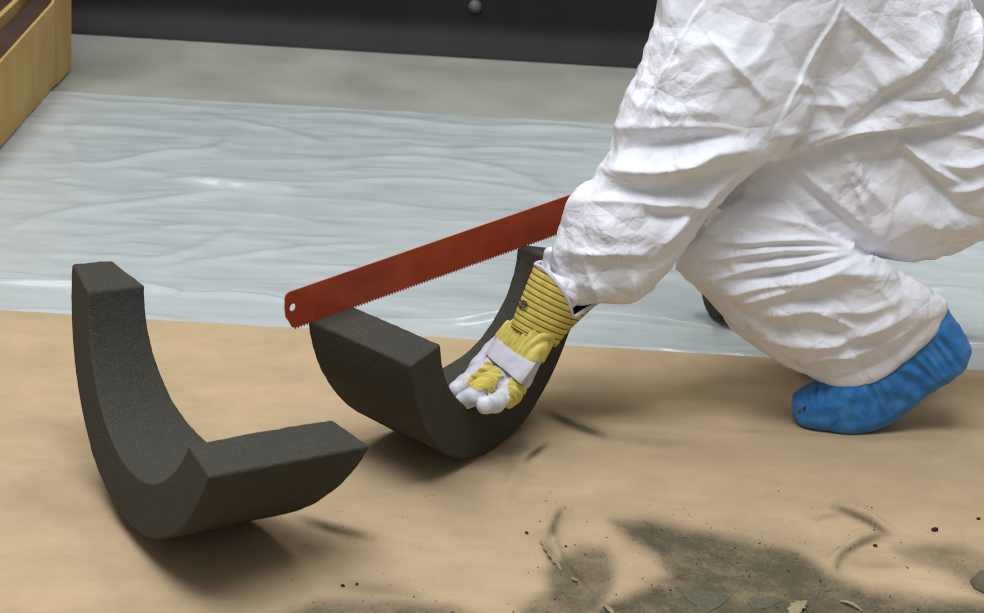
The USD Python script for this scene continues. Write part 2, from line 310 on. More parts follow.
def paper_z(X, Y):
    q = np.stack([X * 2.5, Y * 3.5, 0 * X], -1)
    base = 0.005 + 0.004 * (meshkit.fbm(q, 3, 21) - 0.5) + 0.0025 * (meshkit.fbm(q * 6, 2, 31) - 0.5)
    return base + ridges(X, Y, paper_lines) + 0.006 * sstep(4.10, 4.14, Y) * (1 - sstep(4.18, 4.24, Y))
xs = np.r_[np.arange(-2.4, -1.0, 0.03), np.arange(-1.0, 1.1, 0.0055), np.arange(1.1, 2.4, 0.03)]
V, F = sheet(xs, np.arange(2.4, 4.176, 0.0055), paper_z)
px = to_px(V)
dust = np.zeros(len(V))
def blob(poly, soft, amt):
    P = Polygon(poly).buffer(0); pts = shapely.points(px[:, 0], px[:, 1])
    near = (np.abs(px[:, 0] - P.centroid.x) < 600) & (px[:, 1] > P.bounds[1] - 60)
    d = np.full(len(px), -1e3); b = P.exterior; sh = pts[near]; dd = shapely.distance(sh, b); ins = shapely.contains_xy(P, px[near, 0], px[near, 1])
    d[near] = np.where(ins, dd, -dd); global dust
    dust = np.maximum(dust, amt * sstep(-soft, soft, d))
def smear(line, w, amt, taper=True):
    global dust
    d, s, t = seg_dist(px, smooth_line(line)); f = np.sin(np.pi * np.clip(t, 0.03, 0.97)) ** 0.5 if taper else 1
    dust = np.maximum(dust, amt * f * np.exp(-(d / w) ** 2))
blob([(612, 521), (650, 519), (700, 530), (760, 541), (800, 550), (828, 572), (870, 590), (930, 598), (1000, 604), (1060, 625), (1075, 660), (1010, 690), (900, 700), (800, 730), (690, 742), (600, 725), (545, 690), (548, 645), (600, 606), (640, 590), (668, 575), (655, 556), (630, 541)], 11, 0.92)
blob([(558, 557), (580, 547), (606, 549), (614, 562), (612, 590), (600, 610), (540, 660), (520, 610), (548, 590), (545, 572)], 10, 0.78)
blob([(270, 618), (320, 602), (400, 599), (450, 606), (490, 622), (500, 645), (440, 672), (350, 676), (280, 655)], 10, 0.75)
blob([(893, 548), (930, 543), (962, 545), (990, 556), (1015, 570), (1022, 590), (1004, 600), (984, 598), (950, 574), (905, 560)], 8, 0.6)
smear([(545, 411), (575, 425), (612, 437)], 5, 1.15); smear([(560, 420), (640, 440), (700, 444)], 6, 0.25); smear([(296, 516), (330, 528), (372, 538)], 5, 1.0)
smear([(524, 461), (536, 452), (547, 444)], 3.5, 1.1); smear([(500, 458), (530, 440)], 10, 0.6); smear([(833, 507), (858, 516), (888, 534)], 4, 1.1); smear([(888, 534), (858, 545), (838, 562), (836, 580)], 4.5, 0.8)
smear([(810, 520), (850, 512)], 3, 0.3); smear([(550, 538), (556, 520), (562, 508)], 4, 0.9); smear([(548, 540), (560, 575), (590, 612)], 8, 0.55); smear([(845, 560), (870, 566), (905, 566)], 4, 0.35)
smear([(380, 440), (420, 470), (470, 480)], 16, 0.18, True); smear([(340, 585), (390, 592), (440, 600)], 7, 0.35); smear([(700, 530), (800, 546), (870, 560)], 14, 0.25); smear([(220, 470), (300, 540), (340, 520)], 20, 0.12)
tag(obj('paper_sheet', (V, F), M['paper'], smooth=True, var={'dust': dust}), 'large brown paper sheet on the floor, stained with dark dust in front', 'paper sheet')
PZ = lambda x, y: float(paper_z(np.array([[x]]), np.array([[y]]))[0, 0])

# ------------------------------------------------------------------ foam half shells with mitred ends
class Shell:
    def __init__(s, q, sgn):
        x, y, z, a, phi, t, s.R, s.r, oL, iL, oS, iS, s.L, s.m, s.n = q
        s.o = np.array([x, y, z]); s.T = dict(oL=oL, iL=iL, oS=math.pi - oS, iS=math.pi - iS)
        s.u = np.array([math.cos(a) * math.cos(t), math.sin(a) * math.cos(t), math.sin(t)]); v = np.array([-math.sin(a), math.cos(a), 0]); w = np.cross(s.u, v)
        s.c = (math.cos(phi) * v + math.sin(phi) * w) * sgn; s.d = math.sin(phi) * v - math.cos(phi) * w
    def at(s, cc, dd, ax): return s.o + np.multiply.outer(cc, s.c) + np.multiply.outer(dd, s.d) + np.multiply.outer(ax, s.u)
    def corner(s, which, end, ds=0.0):
        rho = s.R if which[0] == 'o' else s.r; th = s.T[which]; cc, dd = rho * math.cos(th), rho * math.sin(th)
        return s.at(cc, dd, (0 if end == 'sq' else -(s.L + s.m * cc + s.n * dd)) + ds)
    def mesh(s, seed):
        to, ti = np.linspace(s.T['oL'], s.T['oS'], 90), np.linspace(s.T['iS'], s.T['iL'], 90)
        P = Polygon(np.vstack([np.stack([s.R * np.cos(to), s.R * np.sin(to)], 1), np.stack([s.r * np.cos(ti), s.r * np.sin(ti)], 1)]))
        P = P.buffer(-0.004).buffer(0.004, quad_segs=4)
        n = 420; c = np.array([P.exterior.interpolate(i / n, True).coords[0] for i in range(n)])
        if Polygon(c).exterior.is_ccw is False: c = c[::-1]
        tn = np.roll(c, -1, 0) - np.roll(c, 1, 0); nr = np.stack([tn[:, 1], -tn[:, 0]], 1); nr /= np.linalg.norm(nr, axis=1, keepdims=True)
        m = 40; rings = []
        full = lambda q: s.L + s.m * q[:, 0] + s.n * q[:, 1]
        for ins, e in [(0.0036, 0), (0.0012, 0.0012)] + [(0, None)] * m + [(0.0012, -0.0012), (0.0036, 0)]:
            rings.append((ins, e))
        V = []
        for k, (ins, e) in enumerate(rings):
            q = c - nr * ins; Lq = full(q)
            if k < 2: ax = -np.full(n, e, float)
            elif k >= m + 2: ax = -(Lq + e)
            else:
                t = (k - 2) / (m - 1); ax = -(0.004 + t * (Lq - 0.008))
            V.append(s.at(q[:, 0], q[:, 1], ax))
        V = np.vstack(V); K = len(rings)
        i, j = np.meshgrid(np.arange(K - 1), np.arange(n), indexing='ij'); a = (i * n + j).ravel(); b = (i * n + (j + 1) % n).ravel()
        F = np.vstack([np.stack([a, b + n, b], 1), np.stack([a, a + n, b + n], 1)])
        for k, flip in ((0, False), (K - 1, True)):
            q = c - nr * 0.0036
            tv, tf = trimesh.creation.triangulate_polygon(Polygon(q), engine='earcut')
            from scipy.spatial import cKDTree
            mp = cKDTree(q).query(tv)[1]; g = mp[tf] + k * n
            o = np.cross(V[g[:, 1]] - V[g[:, 0]], V[g[:, 2]] - V[g[:, 0]]) @ s.u
            want = (o < 0) if not flip else (o > 0)
            g[want] = g[want][:, ::-1]; F = np.vstack([F, g])
        mm = trimesh.Trimesh(V, F, process=False)
        if mm.volume < 0: F = F[:, ::-1]
        N = vnormals(V, F)
        V = V + N * (0.0016 * (meshkit.fbm(V * 90, 2, seed) - 0.5) + 0.004 * (meshkit.fbm(V * 14, 2, seed + 3) - 0.5))[:, None] * np.repeat([0.0] + [1.0] * (K - 2) + [0.0], n)[:, None]
        return V, F
S1 = Shell([-0.3594, 3.4543, 0.3067, 0.851, 0.193, -0.1328, 0.3091, 0.229, 0.2259, 0.312, 0.2252, 0.3258, 0.2023, 0.3782, -0.1214], -1)
S2 = Shell([-0.0953, 3.8061, 0.2605, 2.3494, -0.0525, -0.0067, 0.2670, 0.1840, 0.0816, 0.1018, 0.1296, 0.045, 0.16, 0.3009, -0.0187], 1)
def ground_it(V, sink=0.0004):
    zp = paper_z(V[:, :1], V[:, 1:2])[:, 0]; V = V.copy(); V[:, 2] -= (V[:, 2] - zp).min() + sink; return V
V, F = S1.mesh(1); V = ground_it(V)
tag(obj('foam_half_shell', (V, F), M['foam'], smooth=40), 'dark foam pipe half-shell lying alone on the paper, open upwards, nearest the camera', 'pipe insulation')
V, F = S2.mesh(2); z0 = V[:, 2].min(); V = ground_it(V); S2.o[2] += V[:, 2].min() - z0
tag(obj('foam_half_shell', (V, F), M['foam'], smooth=40), 'dark foam pipe half-shell under the red saw blade with a gloved hand inside', 'pipe insulation')
# dark rounded offcut behind the knee
q = [0.50, 4.40, 0.10, 0.35, 0.0, 0.0, 0.060, 0.030, 0.1, 0.12, 0.1, 0.12, 0.10, 0.0, 0.0]
S3 = Shell(q, 1); V, F = S3.mesh(5); V[:, 2] -= V[:, 2].min() - 0.010
tag(obj('foam_offcut', (V, F), M['foam'], smooth=40), 'small dark rounded offcut lying on the plastic behind the bent knee', 'offcut')

# ------------------------------------------------------------------ red saw blade
A, B = S2.corner('iL', 'sq', -0.012), S2.corner('iS', 'sq', -0.012)
A[2] += 0.0006; B[2] += 0.0006
ex = (B - A) / np.linalg.norm(B - A); nz = np.cross(ex, [0, 0, 1.]); nz /= np.linalg.norm(nz); ez = np.cross(nz, ex)
def along(pxx):
    best = min(np.linspace(-0.4, 0.9, 2601), key=lambda t: abs(to_px(A + t * ex)[0] - pxx)); return best
t0, t1 = along(292.5), along(650)
wb_, pitch = 0.061, 0.0058
n = int((t1 - t0 - 0.016) / pitch); pts = []
for i in range(n):
    x = t0 + 0.004 + i * pitch; pts += [(x, -0.0005), (x + pitch * 0.3, -0.0036), (x + pitch * 0.62, 0.0)]
arc = [(t1, 0.004), (t1 + 0.004, wb_ * 0.5), (t1, wb_ - 0.006), (t1 - 0.006, wb_)]
left = [(t0 - 0.004, wb_), (t0 - 0.0095, wb_ - 0.002), (t0 - 0.0125, wb_ - 0.008), (t0 - 0.0135, wb_ * 0.6), (t0 - 0.012, wb_ * 0.35), (t0 - 0.006, 0.012), (t0 - 0.001, 0.002)]
prof = Polygon(pts + arc + left).buffer(0)
hole = shapely.geometry.Point(t0 + 0.0015, wb_ * 0.56).buffer(0.0062, quad_segs=8)
prof = prof.difference(hole).difference(shapely.geometry.Point(t1 - 0.018, wb_ * 0.5).buffer(0.0062, quad_segs=8))
bl = trimesh.creation.extrude_polygon(prof, 0.0024, engine='earcut'); v, f = tri(bl)
V = A + np.outer(v[:, 0], ex) + np.outer(v[:, 1], ez) + np.outer(v[:, 2] - 0.0012, -nz)
mm = trimesh.Trimesh(V, f, process=False)
if mm.volume < 0: f = f[:, ::-1]
tag(obj('saw_blade', (V, f), M['saw']), 'long red toothed saw blade laid across the top of the cut half-shell', 'saw blade')
SAW_END = A + t1 * ex + 0.5 * wb_ * ez

# ------------------------------------------------------------------ cardboard box at the left
bx = xform('cardboard_box', (-1.08, 5.84, 0.003)); T = 0.006
def slab(poly, origin, e1, e2, th):
    b = trimesh.creation.extrude_polygon(Polygon(poly), th, engine='earcut'); v, f = tri(b); e1, e2 = np.asarray(e1, float), np.asarray(e2, float); e3 = np.cross(e1, e2)
    return np.asarray(origin) + np.outer(v[:, 0], e1) + np.outer(v[:, 1], e2) + np.outer(v[:, 2], e3), f
side = [(0, 0), (0, 0.75), (0.155, 0.75), (0.155, 0.215), (0.165, 0.20), (1.3, 0.17), (1.3, 0)]        # lengths run from the back corner towards the camera
obj('side_panel', slab(side, (0.028, 0, 0.006), (-0.04, -1, 0), (0, 0, 1), T), M['card'], bx)
obj('corner_board', slab([(0, 0), (0.150, 0), (0.150, 0.75), (0, 0.75)], (0.0315, 0.004, 0.006), (-0.04, -1, 0), (0, 0, 1), 0.0025), M['card'], bx)
obj('back_panel', slab([(0, 0), (0.8, 0), (0.8, 0.75), (0, 0.75)], (-0.78, 0.0, 0.006), (1, 0, 0), (0, 0, 1), T), M['card'], bx)
obj('side_panel', slab([(0, 0), (0, 0.17), (1.3, 0.17), (1.3, 0)], (-0.775, 0, 0.006), (0, -1, 0), (0, 0, 1), T), M['card'], bx)
obj('bottom_panel', box(-0.78, 0.0, -1.3, 0, 0.004, 0.010), M['card'], bx)
obj('front_panel', slab([(0, 0), (0.75, 0), (0.75, 0.17), (0, 0.17)], (-0.78, -1.3, 0.006), (1, 0, 0), (0, 0, 1), T), M['card'], bx)
tag(bx, 'open cardboard box with a low side, standing at the far left', 'box')
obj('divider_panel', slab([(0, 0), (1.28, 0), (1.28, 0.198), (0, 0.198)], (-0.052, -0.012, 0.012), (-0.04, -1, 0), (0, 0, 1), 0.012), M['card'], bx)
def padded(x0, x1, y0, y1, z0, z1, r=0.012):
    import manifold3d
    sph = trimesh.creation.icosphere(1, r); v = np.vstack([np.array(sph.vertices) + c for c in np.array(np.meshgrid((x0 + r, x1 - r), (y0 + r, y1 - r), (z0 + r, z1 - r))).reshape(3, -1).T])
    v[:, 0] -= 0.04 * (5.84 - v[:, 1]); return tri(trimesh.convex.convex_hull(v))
tag(obj('shade_board', padded(-1.128, -1.060, 4.56, 5.83, 0.016, 0.190, 0.006), M['roll'], smooth=40), 'dark brown board added for the shade inside the box, between its low side and the divider', 'board')  # added filler: both boards darken the box inside as shade would
tag(obj('shade_board', padded(-1.60, -1.150, 4.56, 5.83, 0.016, 0.178), M['roll'], smooth=40), 'wide dark brown board added for the shade inside the box, beyond the divider', 'board')

# ------------------------------------------------------------------ the crouching worker
person = xform('person', (0.0, 0.0, 0.0))
tag(person, 'person crouching in a crumpled white hooded coverall, gloved hand on the foam', 'person')
P0 = np.array([0, 3.9, 0]); U = np.array([0, sp_, cp_]); N = np.array([0, -cp_, sp_]); X1 = np.array([1., 0, 0])
def to_l(P): Q = np.asarray(P, float) - P0; return np.stack([Q @ X1, Q @ U, Q @ N], -1)
def to_w(Q): Q = np.asarray(Q); return P0 + Q[..., :1] * X1 + Q[..., 1:2] * U + Q[..., 2:3] * N

class Limb:                                       # a garment limb: an outline at its own depth, swelling like a filled bag
    def __init__(s, outline, Y, k, cap, st, fill=1.0):
        w = to_l([at_y(x, y, Y, k) for x, y in outline]); s.c = np.linalg.lstsq(np.c_[w[:, :2], np.ones(len(w))], w[:, 2], rcond=None)[0]
        P = Polygon(smooth_line(np.vstack([w[:, :2], w[:1, :2]]), 5)).buffer(0)
        g = 0.008; x0, y0, x1, y1 = P.bounds; s.ga, s.gb = np.arange(x0 - 0.06, x1 + 0.06, g), np.arange(y0 - 0.06, y1 + 0.06, g)
        Ag, Bg = np.meshgrid(s.ga, s.gb, indexing='ij'); d = shapely.distance(shapely.points(Ag, Bg), P.exterior); ins = shapely.contains_xy(P, Ag, Bg)
        idx = np.full(Ag.shape, -1); idx[ins] = np.arange(ins.sum()); I = np.argwhere(ins); n = len(I); rows, cols, vals, = [np.arange(n)], [np.arange(n)], [np.full(n, 4.0)]
        for di, dj in ((1, 0), (-1, 0), (0, 1), (0, -1)):
            j = idx[I[:, 0] + di, I[:, 1] + dj]; m = j >= 0; rows.append(np.arange(n)[m]); cols.append(j[m]); vals.append(np.full(m.sum(), -1.0))
        phi = spl.spsolve(sp.csc_matrix((np.concatenate(vals), (np.concatenate(rows), np.concatenate(cols))), shape=(n, n)), np.full(n, g * g))
        Q = np.where(ins, 0, -d * 0.10); t = np.sqrt(2 * phi) * fill; t = cap * np.tanh(t / cap); Q[ins] = t * t
        s.f = RegularGridInterpolator((s.ga, s.gb), Q, bounds_error=False, fill_value=-0.02)
    def field(s, a, b, h):
        Q = s.f(np.stack(np.meshgrid(a, b, indexing='ij'), -1)); h0 = s.c[0] * a[:, None] + s.c[1] * b[None] + s.c[2]
        hh = h[None, None] - h0[..., None]; Q = Q[..., None]
        return (hh * hh - Q) / (np.abs(hh) + np.sqrt(np.maximum(Q, 0)) + 0.02)
sleeve = [(630, -150), (655, -60), (659, 0), (654, 28), (646, 50), (640, 70), (629, 92), (621, 112), (615, 132), (611, 152), (603, 164), (598, 181), (584, 186), (572, 198), (563, 218), (556, 238), (551, 250), (550, 264), (556, 283), (566, 296), (577, 304),
          (600, 300), (628, 304), (648, 293), (668, 272), (682, 256), (702, 228), (732, 194), (756, 172), (780, 150), (812, 95), (845, 0), (880, -120), (800, -200), (700, -200)]
torso = [(690, -160), (690, 0), (690, 120), (715, 200), (775, 212), (830, 204), (900, 196), (984, 188), (1050, 190), (1090, 150), (1080, 110), (1035, 66), (985, 34), (962, 0), (930, -60), (880, -140), (800, -190)]
thigh = [(676, 262), (684, 240), (712, 205), (752, 160), (830, 128), (930, 104), (1040, 96), (1100, 120), (1110, 180), (1080, 225), (1030, 238), (984, 241), (958, 252), (930, 259), (900, 261), (868, 259), (830, 262), (780, 285), (730, 300), (690, 285)]
shin = [(673, 269), (682, 240), (712, 206), (752, 196), (793, 207), (829, 230), (853, 247), (873, 257), (901, 273), (928, 290), (947, 303), (942, 326), (916, 357), (886, 378), (849, 390), (829, 387), (804, 374), (780, 362), (757, 347), (734, 329), (707, 301), (690, 285)]
G = 0.0045
limbs = [Limb(sleeve, 3.735, 0.20, 0.085, G, 0.9), Limb(torso, 3.965, 0.0, 0.18, G, 1.0), Limb(thigh, 3.93, 0.0, 0.105, G), Limb(shin, 3.88, 0.0, 0.085, G, 0.9)]
aa, bb, hh = np.arange(0.06, 1.17, G), np.arange(0.03, 1.14, G), np.arange(-0.42, 0.42, G)
aa, bb, hh = aa.astype(np.float32), bb.astype(np.float32), hh.astype(np.float32)
def caps(pts, radii):                             # a limb out of the picture's sight: tapering sausage
    GA, GB, GH = np.meshgrid(aa, bb, hh, indexing='ij', sparse=True); f = None
    lp = to_l(pts)
    for i in range(len(lp) - 1):
        A_, B_ = lp[i], lp[i + 1]; ba = B_ - A_; l2 = ba @ ba
        t = np.clip(((GA - A_[0]) * ba[0] + (GB - A_[1]) * ba[1] + (GH - A_[2]) * ba[2]) / l2, 0, 1)
        g = np.sqrt((GA - A_[0] - t * ba[0]) ** 2 + (GB - A_[1] - t * ba[1]) ** 2 + (GH - A_[2] - t * ba[2]) ** 2) - (radii[i] + (radii[i + 1] - radii[i]) * t)
        f = g if f is None else np.minimum(f, g)
    return f.astype(np.float32)
HEAD = np.array([0.185, 4.0, 0.905]); FACE = np.array([-0.86, -0.02, -0.5]); FACE /= np.linalg.norm(FACE)
SHL, SHR, NECK = np.array([0.375, 3.86, 0.76]), np.array([0.385, 4.18, 0.76]), np.array([0.335, 4.01, 0.83])
HIPL, HIPR = np.array([0.83, 3.93, 0.40]), np.array([0.83, 4.12, 0.40])
HANDR = SAW_END + np.array([0.02, 0.015, 0.01])
F1 = smin(limbs[2].field(aa, bb, hh).astype(np.float32), limbs[3].field(aa, bb, hh).astype(np.float32), 0.010)
F1 = smin(F1, limbs[1].field(aa, bb, hh).astype(np.float32), 0.008)
F1 = smin(F1, caps([SHR, SHR + (0.0, 0.0, -0.02), (0.46, 4.22, 0.52), HANDR + (0.06, 0.03, 0.03)], [0.095, 0.09, 0.07, 0.052]), 0.02)
F1 = smin(F1, caps([(0.80, 4.13, 0.40), (0.45, 4.16, 0.27)], [0.11, 0.085]), 0.02)
F1 = smin(F1, caps([(0.45, 4.16, 0.25), (0.69, 4.15, 0.10)], [0.08, 0.05]), 0.015)
F1 = smin(F1, caps([SHL + (0.02, 0.06, -0.02), SHR], [0.07, 0.09]), 0.03)
F1 = smin(F1, limbs[0].field(aa, bb, hh).astype(np.float32), 0.006)
F1 = smin(F1, caps([NECK + (0, 0.02, 0), HEAD + (0.02, 0, 0)], [0.075, 0.128]), 0.03)
F1 = np.maximum(F1, -caps([HEAD + FACE * 0.06, HEAD + FACE * 0.25], [0.080, 0.09]))
V, F = surface_nets(F1, (aa[0], bb[0], hh[0]), G)
del F1
V = to_w(V)
mm = trimesh.Trimesh(V, F, process=False)
if mm.volume < 0: F = F[:, ::-1]
A_ = adjacency(V, F); V = relax(V, F, 5, A=A_)
nrm = vnormals(V, F)
for _ in range(6): nrm = A_ @ nrm
calm = sstep(0.55, 0.85, np.linalg.norm(nrm, axis=1))          # deep creases between limbs stay as they are
nrm /= np.linalg.norm(nrm, axis=1, keepdims=True)
# crumple: piecewise flat facets meeting in sharp creases, at two sizes, then fine ridges
rng = np.random.default_rng(7)
def crumple(V, cell, seed):
    r = np.random.default_rng(seed); lo, hi = V.min(0) - cell * 3, V.max(0) + cell * 3; n = np.ceil((hi - lo) / cell).astype(int)
    g = np.stack(np.meshgrid(*[np.arange(k) for k in n], indexing='ij'), -1).reshape(-1, 3) + r.uniform(0.05, 0.95, (n.prod(), 3))
    from scipy.spatial import cKDTree
    p = lo + g * cell; p = p[cKDTree(V[::7]).query(p)[0] < cell * 4.5]
    val = r.uniform(-1, 1, len(p)); z = LinearNDInterpolator(p, val)(V); bad = np.isnan(z)
    if bad.any(): z[bad] = val[cKDTree(p).query(V[bad])[1]]
    return z
amp_lo = 1.0
disp = 0.0105 * crumple(V, 0.120, 3) + 0.0045 * crumple(V, 0.058, 4)
def split(V, F, *attr):
    e = np.sort(np.vstack([F[:, [0, 1]], F[:, [1, 2]], F[:, [2, 0]]]), 1); key = e[:, 0] * len(V) + e[:, 1]; uq, first, inv = np.unique(key, return_index=True, return_inverse=True)
    m = inv.reshape(3, -1).T + len(V); E = e[first]
    F2 = np.vstack([np.stack([F[:, 0], m[:, 0], m[:, 2]], 1), np.stack([F[:, 1], m[:, 1], m[:, 0]], 1), np.stack([F[:, 2], m[:, 2], m[:, 1]], 1), m])
    return [np.concatenate([a_, 0.5 * (a_[E[:, 0]] + a_[E[:, 1]])]) for a_ in (V, *attr)] + [F2]
V, nrm, disp, calm, F = split(V, F, nrm, disp, calm); nrm /= np.linalg.norm(nrm, axis=1, keepdims=True); A_ = adjacency(V, F)
# folds drawn one by one: (line, height, width, kind)
front = np.clip((nrm @ N + 0.15) / 0.3, 0, 1)
q = to_px(V)
R, VL, ST = 'ridge', 'valley', 'step'
folds = [
    # elbow folds of the near sleeve
    ([(604, 170), (640, 172), (690, 165), (718, 151), (754, 147)], 0.020, 11, R), ([(616, 150), (660, 144), (700, 138), (748, 137)], -0.014, 13, R), ([(612, 128), (650, 128), (700, 127), (745, 130)], 0.008, 7, R),
    ([(610, 192), (650, 190), (700, 184), (738, 166)], -0.012, 10, R), ([(575, 205), (620, 200), (670, 206), (720, 206)], 0.006, 5, R), ([(640, 212), (690, 217), (720, 210)], -0.006, 6, R),
    ([(560, 248), (590, 253), (625, 252), (655, 256)], 0.010, 7, R), ([(580, 256), (590, 275), (600, 300)], 0.006, 5, R), ([(566, 262), (572, 280), (585, 298)], -0.006, 6, R), ([(630, 268), (634, 285), (630, 302)], 0.005, 5, R),
    ([(650, 260), (690, 218), (748, 168)], 0.007, 5, R), ([(655, 268), (690, 236), (722, 200)], -0.006, 5, R), ([(600, 225), (640, 235), (690, 228)], 0.005, 14, R), ([(585, 186), (578, 200), (566, 222)], 0.006, 5, R),
    # upper sleeve and armhole seam
    ([(843, -10), (820, 35), (798, 80), (776, 122)], 0.0055, 4.0, ST), ([(706, 32), (735, 65), (766, 100)], 0.006, 5, R), ([(720, 60), (700, 80), (672, 95)], 0.004, 8, R), ([(704, 0), (690, 18), (668, 60), (650, 102)], 0.009, 4.5, ST),
    ([(672, 52), (700, 45), (740, 50)], 0.004, 8, R), ([(640, 105), (680, 112), (720, 112)], 0.006, 9, R), ([(760, 10), (740, 40), (730, 90)], 0.006, 16, R), ([(660, 40), (655, 70), (640, 95)], -0.004, 5, R),
    ([(630, 95), (640, 110), (632, 130)], 0.006, 6, R), ([(690, 60), (660, 75), (645, 100)], 0.005, 6, R), ([(780, 0), (770, 40), (740, 70)], 0.005, 9, R),
    # side of the body
    ([(842, 5), (880, 40), (905, 60)], 0.008, 5, R), ([(943, -10), (934, 40), (905, 75), (880, 95)], 0.014, 14, R), ([(925, 70), (895, 92), (862, 120), (838, 132)], -0.012, 8, R), ([(975, 18), (976, 50), (966, 74), (950, 92)], 0.010, 4, R),
    ([(895, 101), (945, 97)], -0.006, 3.5, R), ([(938, 75), (955, 95), (968, 104)], 0.006, 5, R), ([(960, 60), (940, 60), (928, 75)], -0.006, 7, R), ([(790, 80), (812, 92), (800, 120), (815, 140)], 0.006, 5, R), ([(825, 90), (845, 110), (838, 130)], 0.006, 6, R),
    ([(800, 100), (830, 104), (855, 100)], 0.005, 5, R), ([(775, 135), (800, 128), (830, 126)], 0.005, 4, R), ([(785, 148), (815, 136), (850, 128)], 0.004, 4, R), ([(860, 40), (872, 70), (890, 90)], 0.006, 9, R), ([(905, 110), (950, 112), (984, 105)], 0.005, 5, R),
    # hem of the top over the thigh
    ([(742, 168), (782, 156), (830, 141), (872, 130), (926, 124), (990, 112)], 0.016, 4.0, ST), ([(742, 176), (782, 165), (830, 150), (872, 139), (926, 133), (990, 122)], -0.010, 6, R),
    # thigh
    ([(893, 130), (920, 158), (962, 182)], 0.011, 5, R), ([(905, 150), (940, 188), (966, 212), (990, 218)], -0.007, 5, R), ([(930, 128), (962, 132), (990, 142)], 0.006, 5, R), ([(935, 160), (965, 165), (990, 158)], 0.008, 5, R), ([(945, 190), (970, 188), (990, 180)], 0.007, 5, R),
    ([(838, 140), (862, 178), (892, 210)], 0.007, 8, R), ([(778, 168), (828, 208), (868, 238)], -0.006, 5, R), ([(790, 160), (830, 196), (870, 228)], 0.005, 5, R), ([(756, 182), (800, 215), (835, 240)], 0.005, 5, R), ([(850, 178), (862, 200), (870, 230)], 0.005, 4, R), ([(900, 200), (940, 225), (985, 228)], 0.010, 16, R),
    # folds fanning from the back of the knee
    ([(847, 247), (800, 240), (735, 243), (700, 238)], 0.006, 4, R), ([(843, 251), (790, 250), (728, 258), (695, 262)], 0.006, 4, R), ([(848, 254), (800, 262), (750, 269), (712, 282)], 0.007, 4, R), ([(856, 262), (810, 277), (760, 286), (725, 298)], 0.010, 5, R),
    ([(846, 249), (800, 245), (740, 250)], -0.005, 3, R), ([(846, 253), (795, 256), (738, 264)], -0.005, 3, R), ([(850, 258), (800, 270), (745, 279)], -0.005, 3.5, R), ([(851, 247), (820, 232), (775, 218), (740, 210)], 0.005, 4, R), ([(793, 207), (829, 232), (851, 247)], -0.010, 4, R), ([(853, 247), (875, 259)], -0.008, 3, R), ([(849, 243), (852, 252)], 0.007, 3, R), ([(870, 256), (868, 264)], 0.006, 3, R),
    # shin
    ([(740, 304), (790, 288), (842, 274), (880, 276)], 0.010, 6, R), ([(750, 322), (810, 310), (860, 312), (905, 296)], 0.007, 7, R), ([(812, 308), (840, 322), (858, 330)], 0.006, 5, R), ([(770, 340), (830, 345), (878, 330), (915, 312)], 0.011, 8, R), ([(820, 330), (860, 345), (890, 350)], -0.006, 7, R), ([(840, 360), (870, 352), (910, 335)], 0.006, 5, R), ([(795, 362), (830, 358), (862, 362)], 0.005, 5, R), ([(720, 300), (760, 322), (800, 330)], -0.006, 8, R),
    ([(880, 290), (895, 310), (880, 330)], 0.005, 6, R), ([(828, 383), (850, 386), (885, 374), (915, 353), (942, 325)], 0.005, 5, R), ([(840, 378), (880, 368), (908, 348), (934, 320)], -0.005, 4, R)]
for pts, a_, w, kind in folds:
    pa = np.asarray(pts, float); reach = w * (4 if kind == R else 22)
    m = np.flatnonzero(np.all((q > pa.min(0) - reach) & (q < pa.max(0) + reach), axis=1) & (front > 0))
    d, sd, t = seg_dist(q[m], smooth_line(pts)); fade = front[m] * np.sin(np.pi * np.clip(t, 0.02, 0.98)) ** 0.55
    if kind == R: disp[m] += 1.4 * a_ * fade * np.exp(-np.abs(d / w) ** 1.6)
    else: disp[m] += a_ * fade * np.where(sd < 0, np.exp(-d / (w * 5)), -0.3 * np.exp(-d / (w * 2)) ) * np.minimum(d / 1.5, 1)
disp *= (sstep(0.0, 0.05, V[:, 2]) * 0.5 + 0.5) * calm
V = V + nrm * disp[:, None]
V = V + 0.12 * (A_ @ V - V)
V[:, 2] = np.maximum(V[:, 2], 0.016)
obj('coverall', (V, F), M['suit'], person, smooth=True).SetCustomDataByKey('label', 'crumpled white hooded coverall')

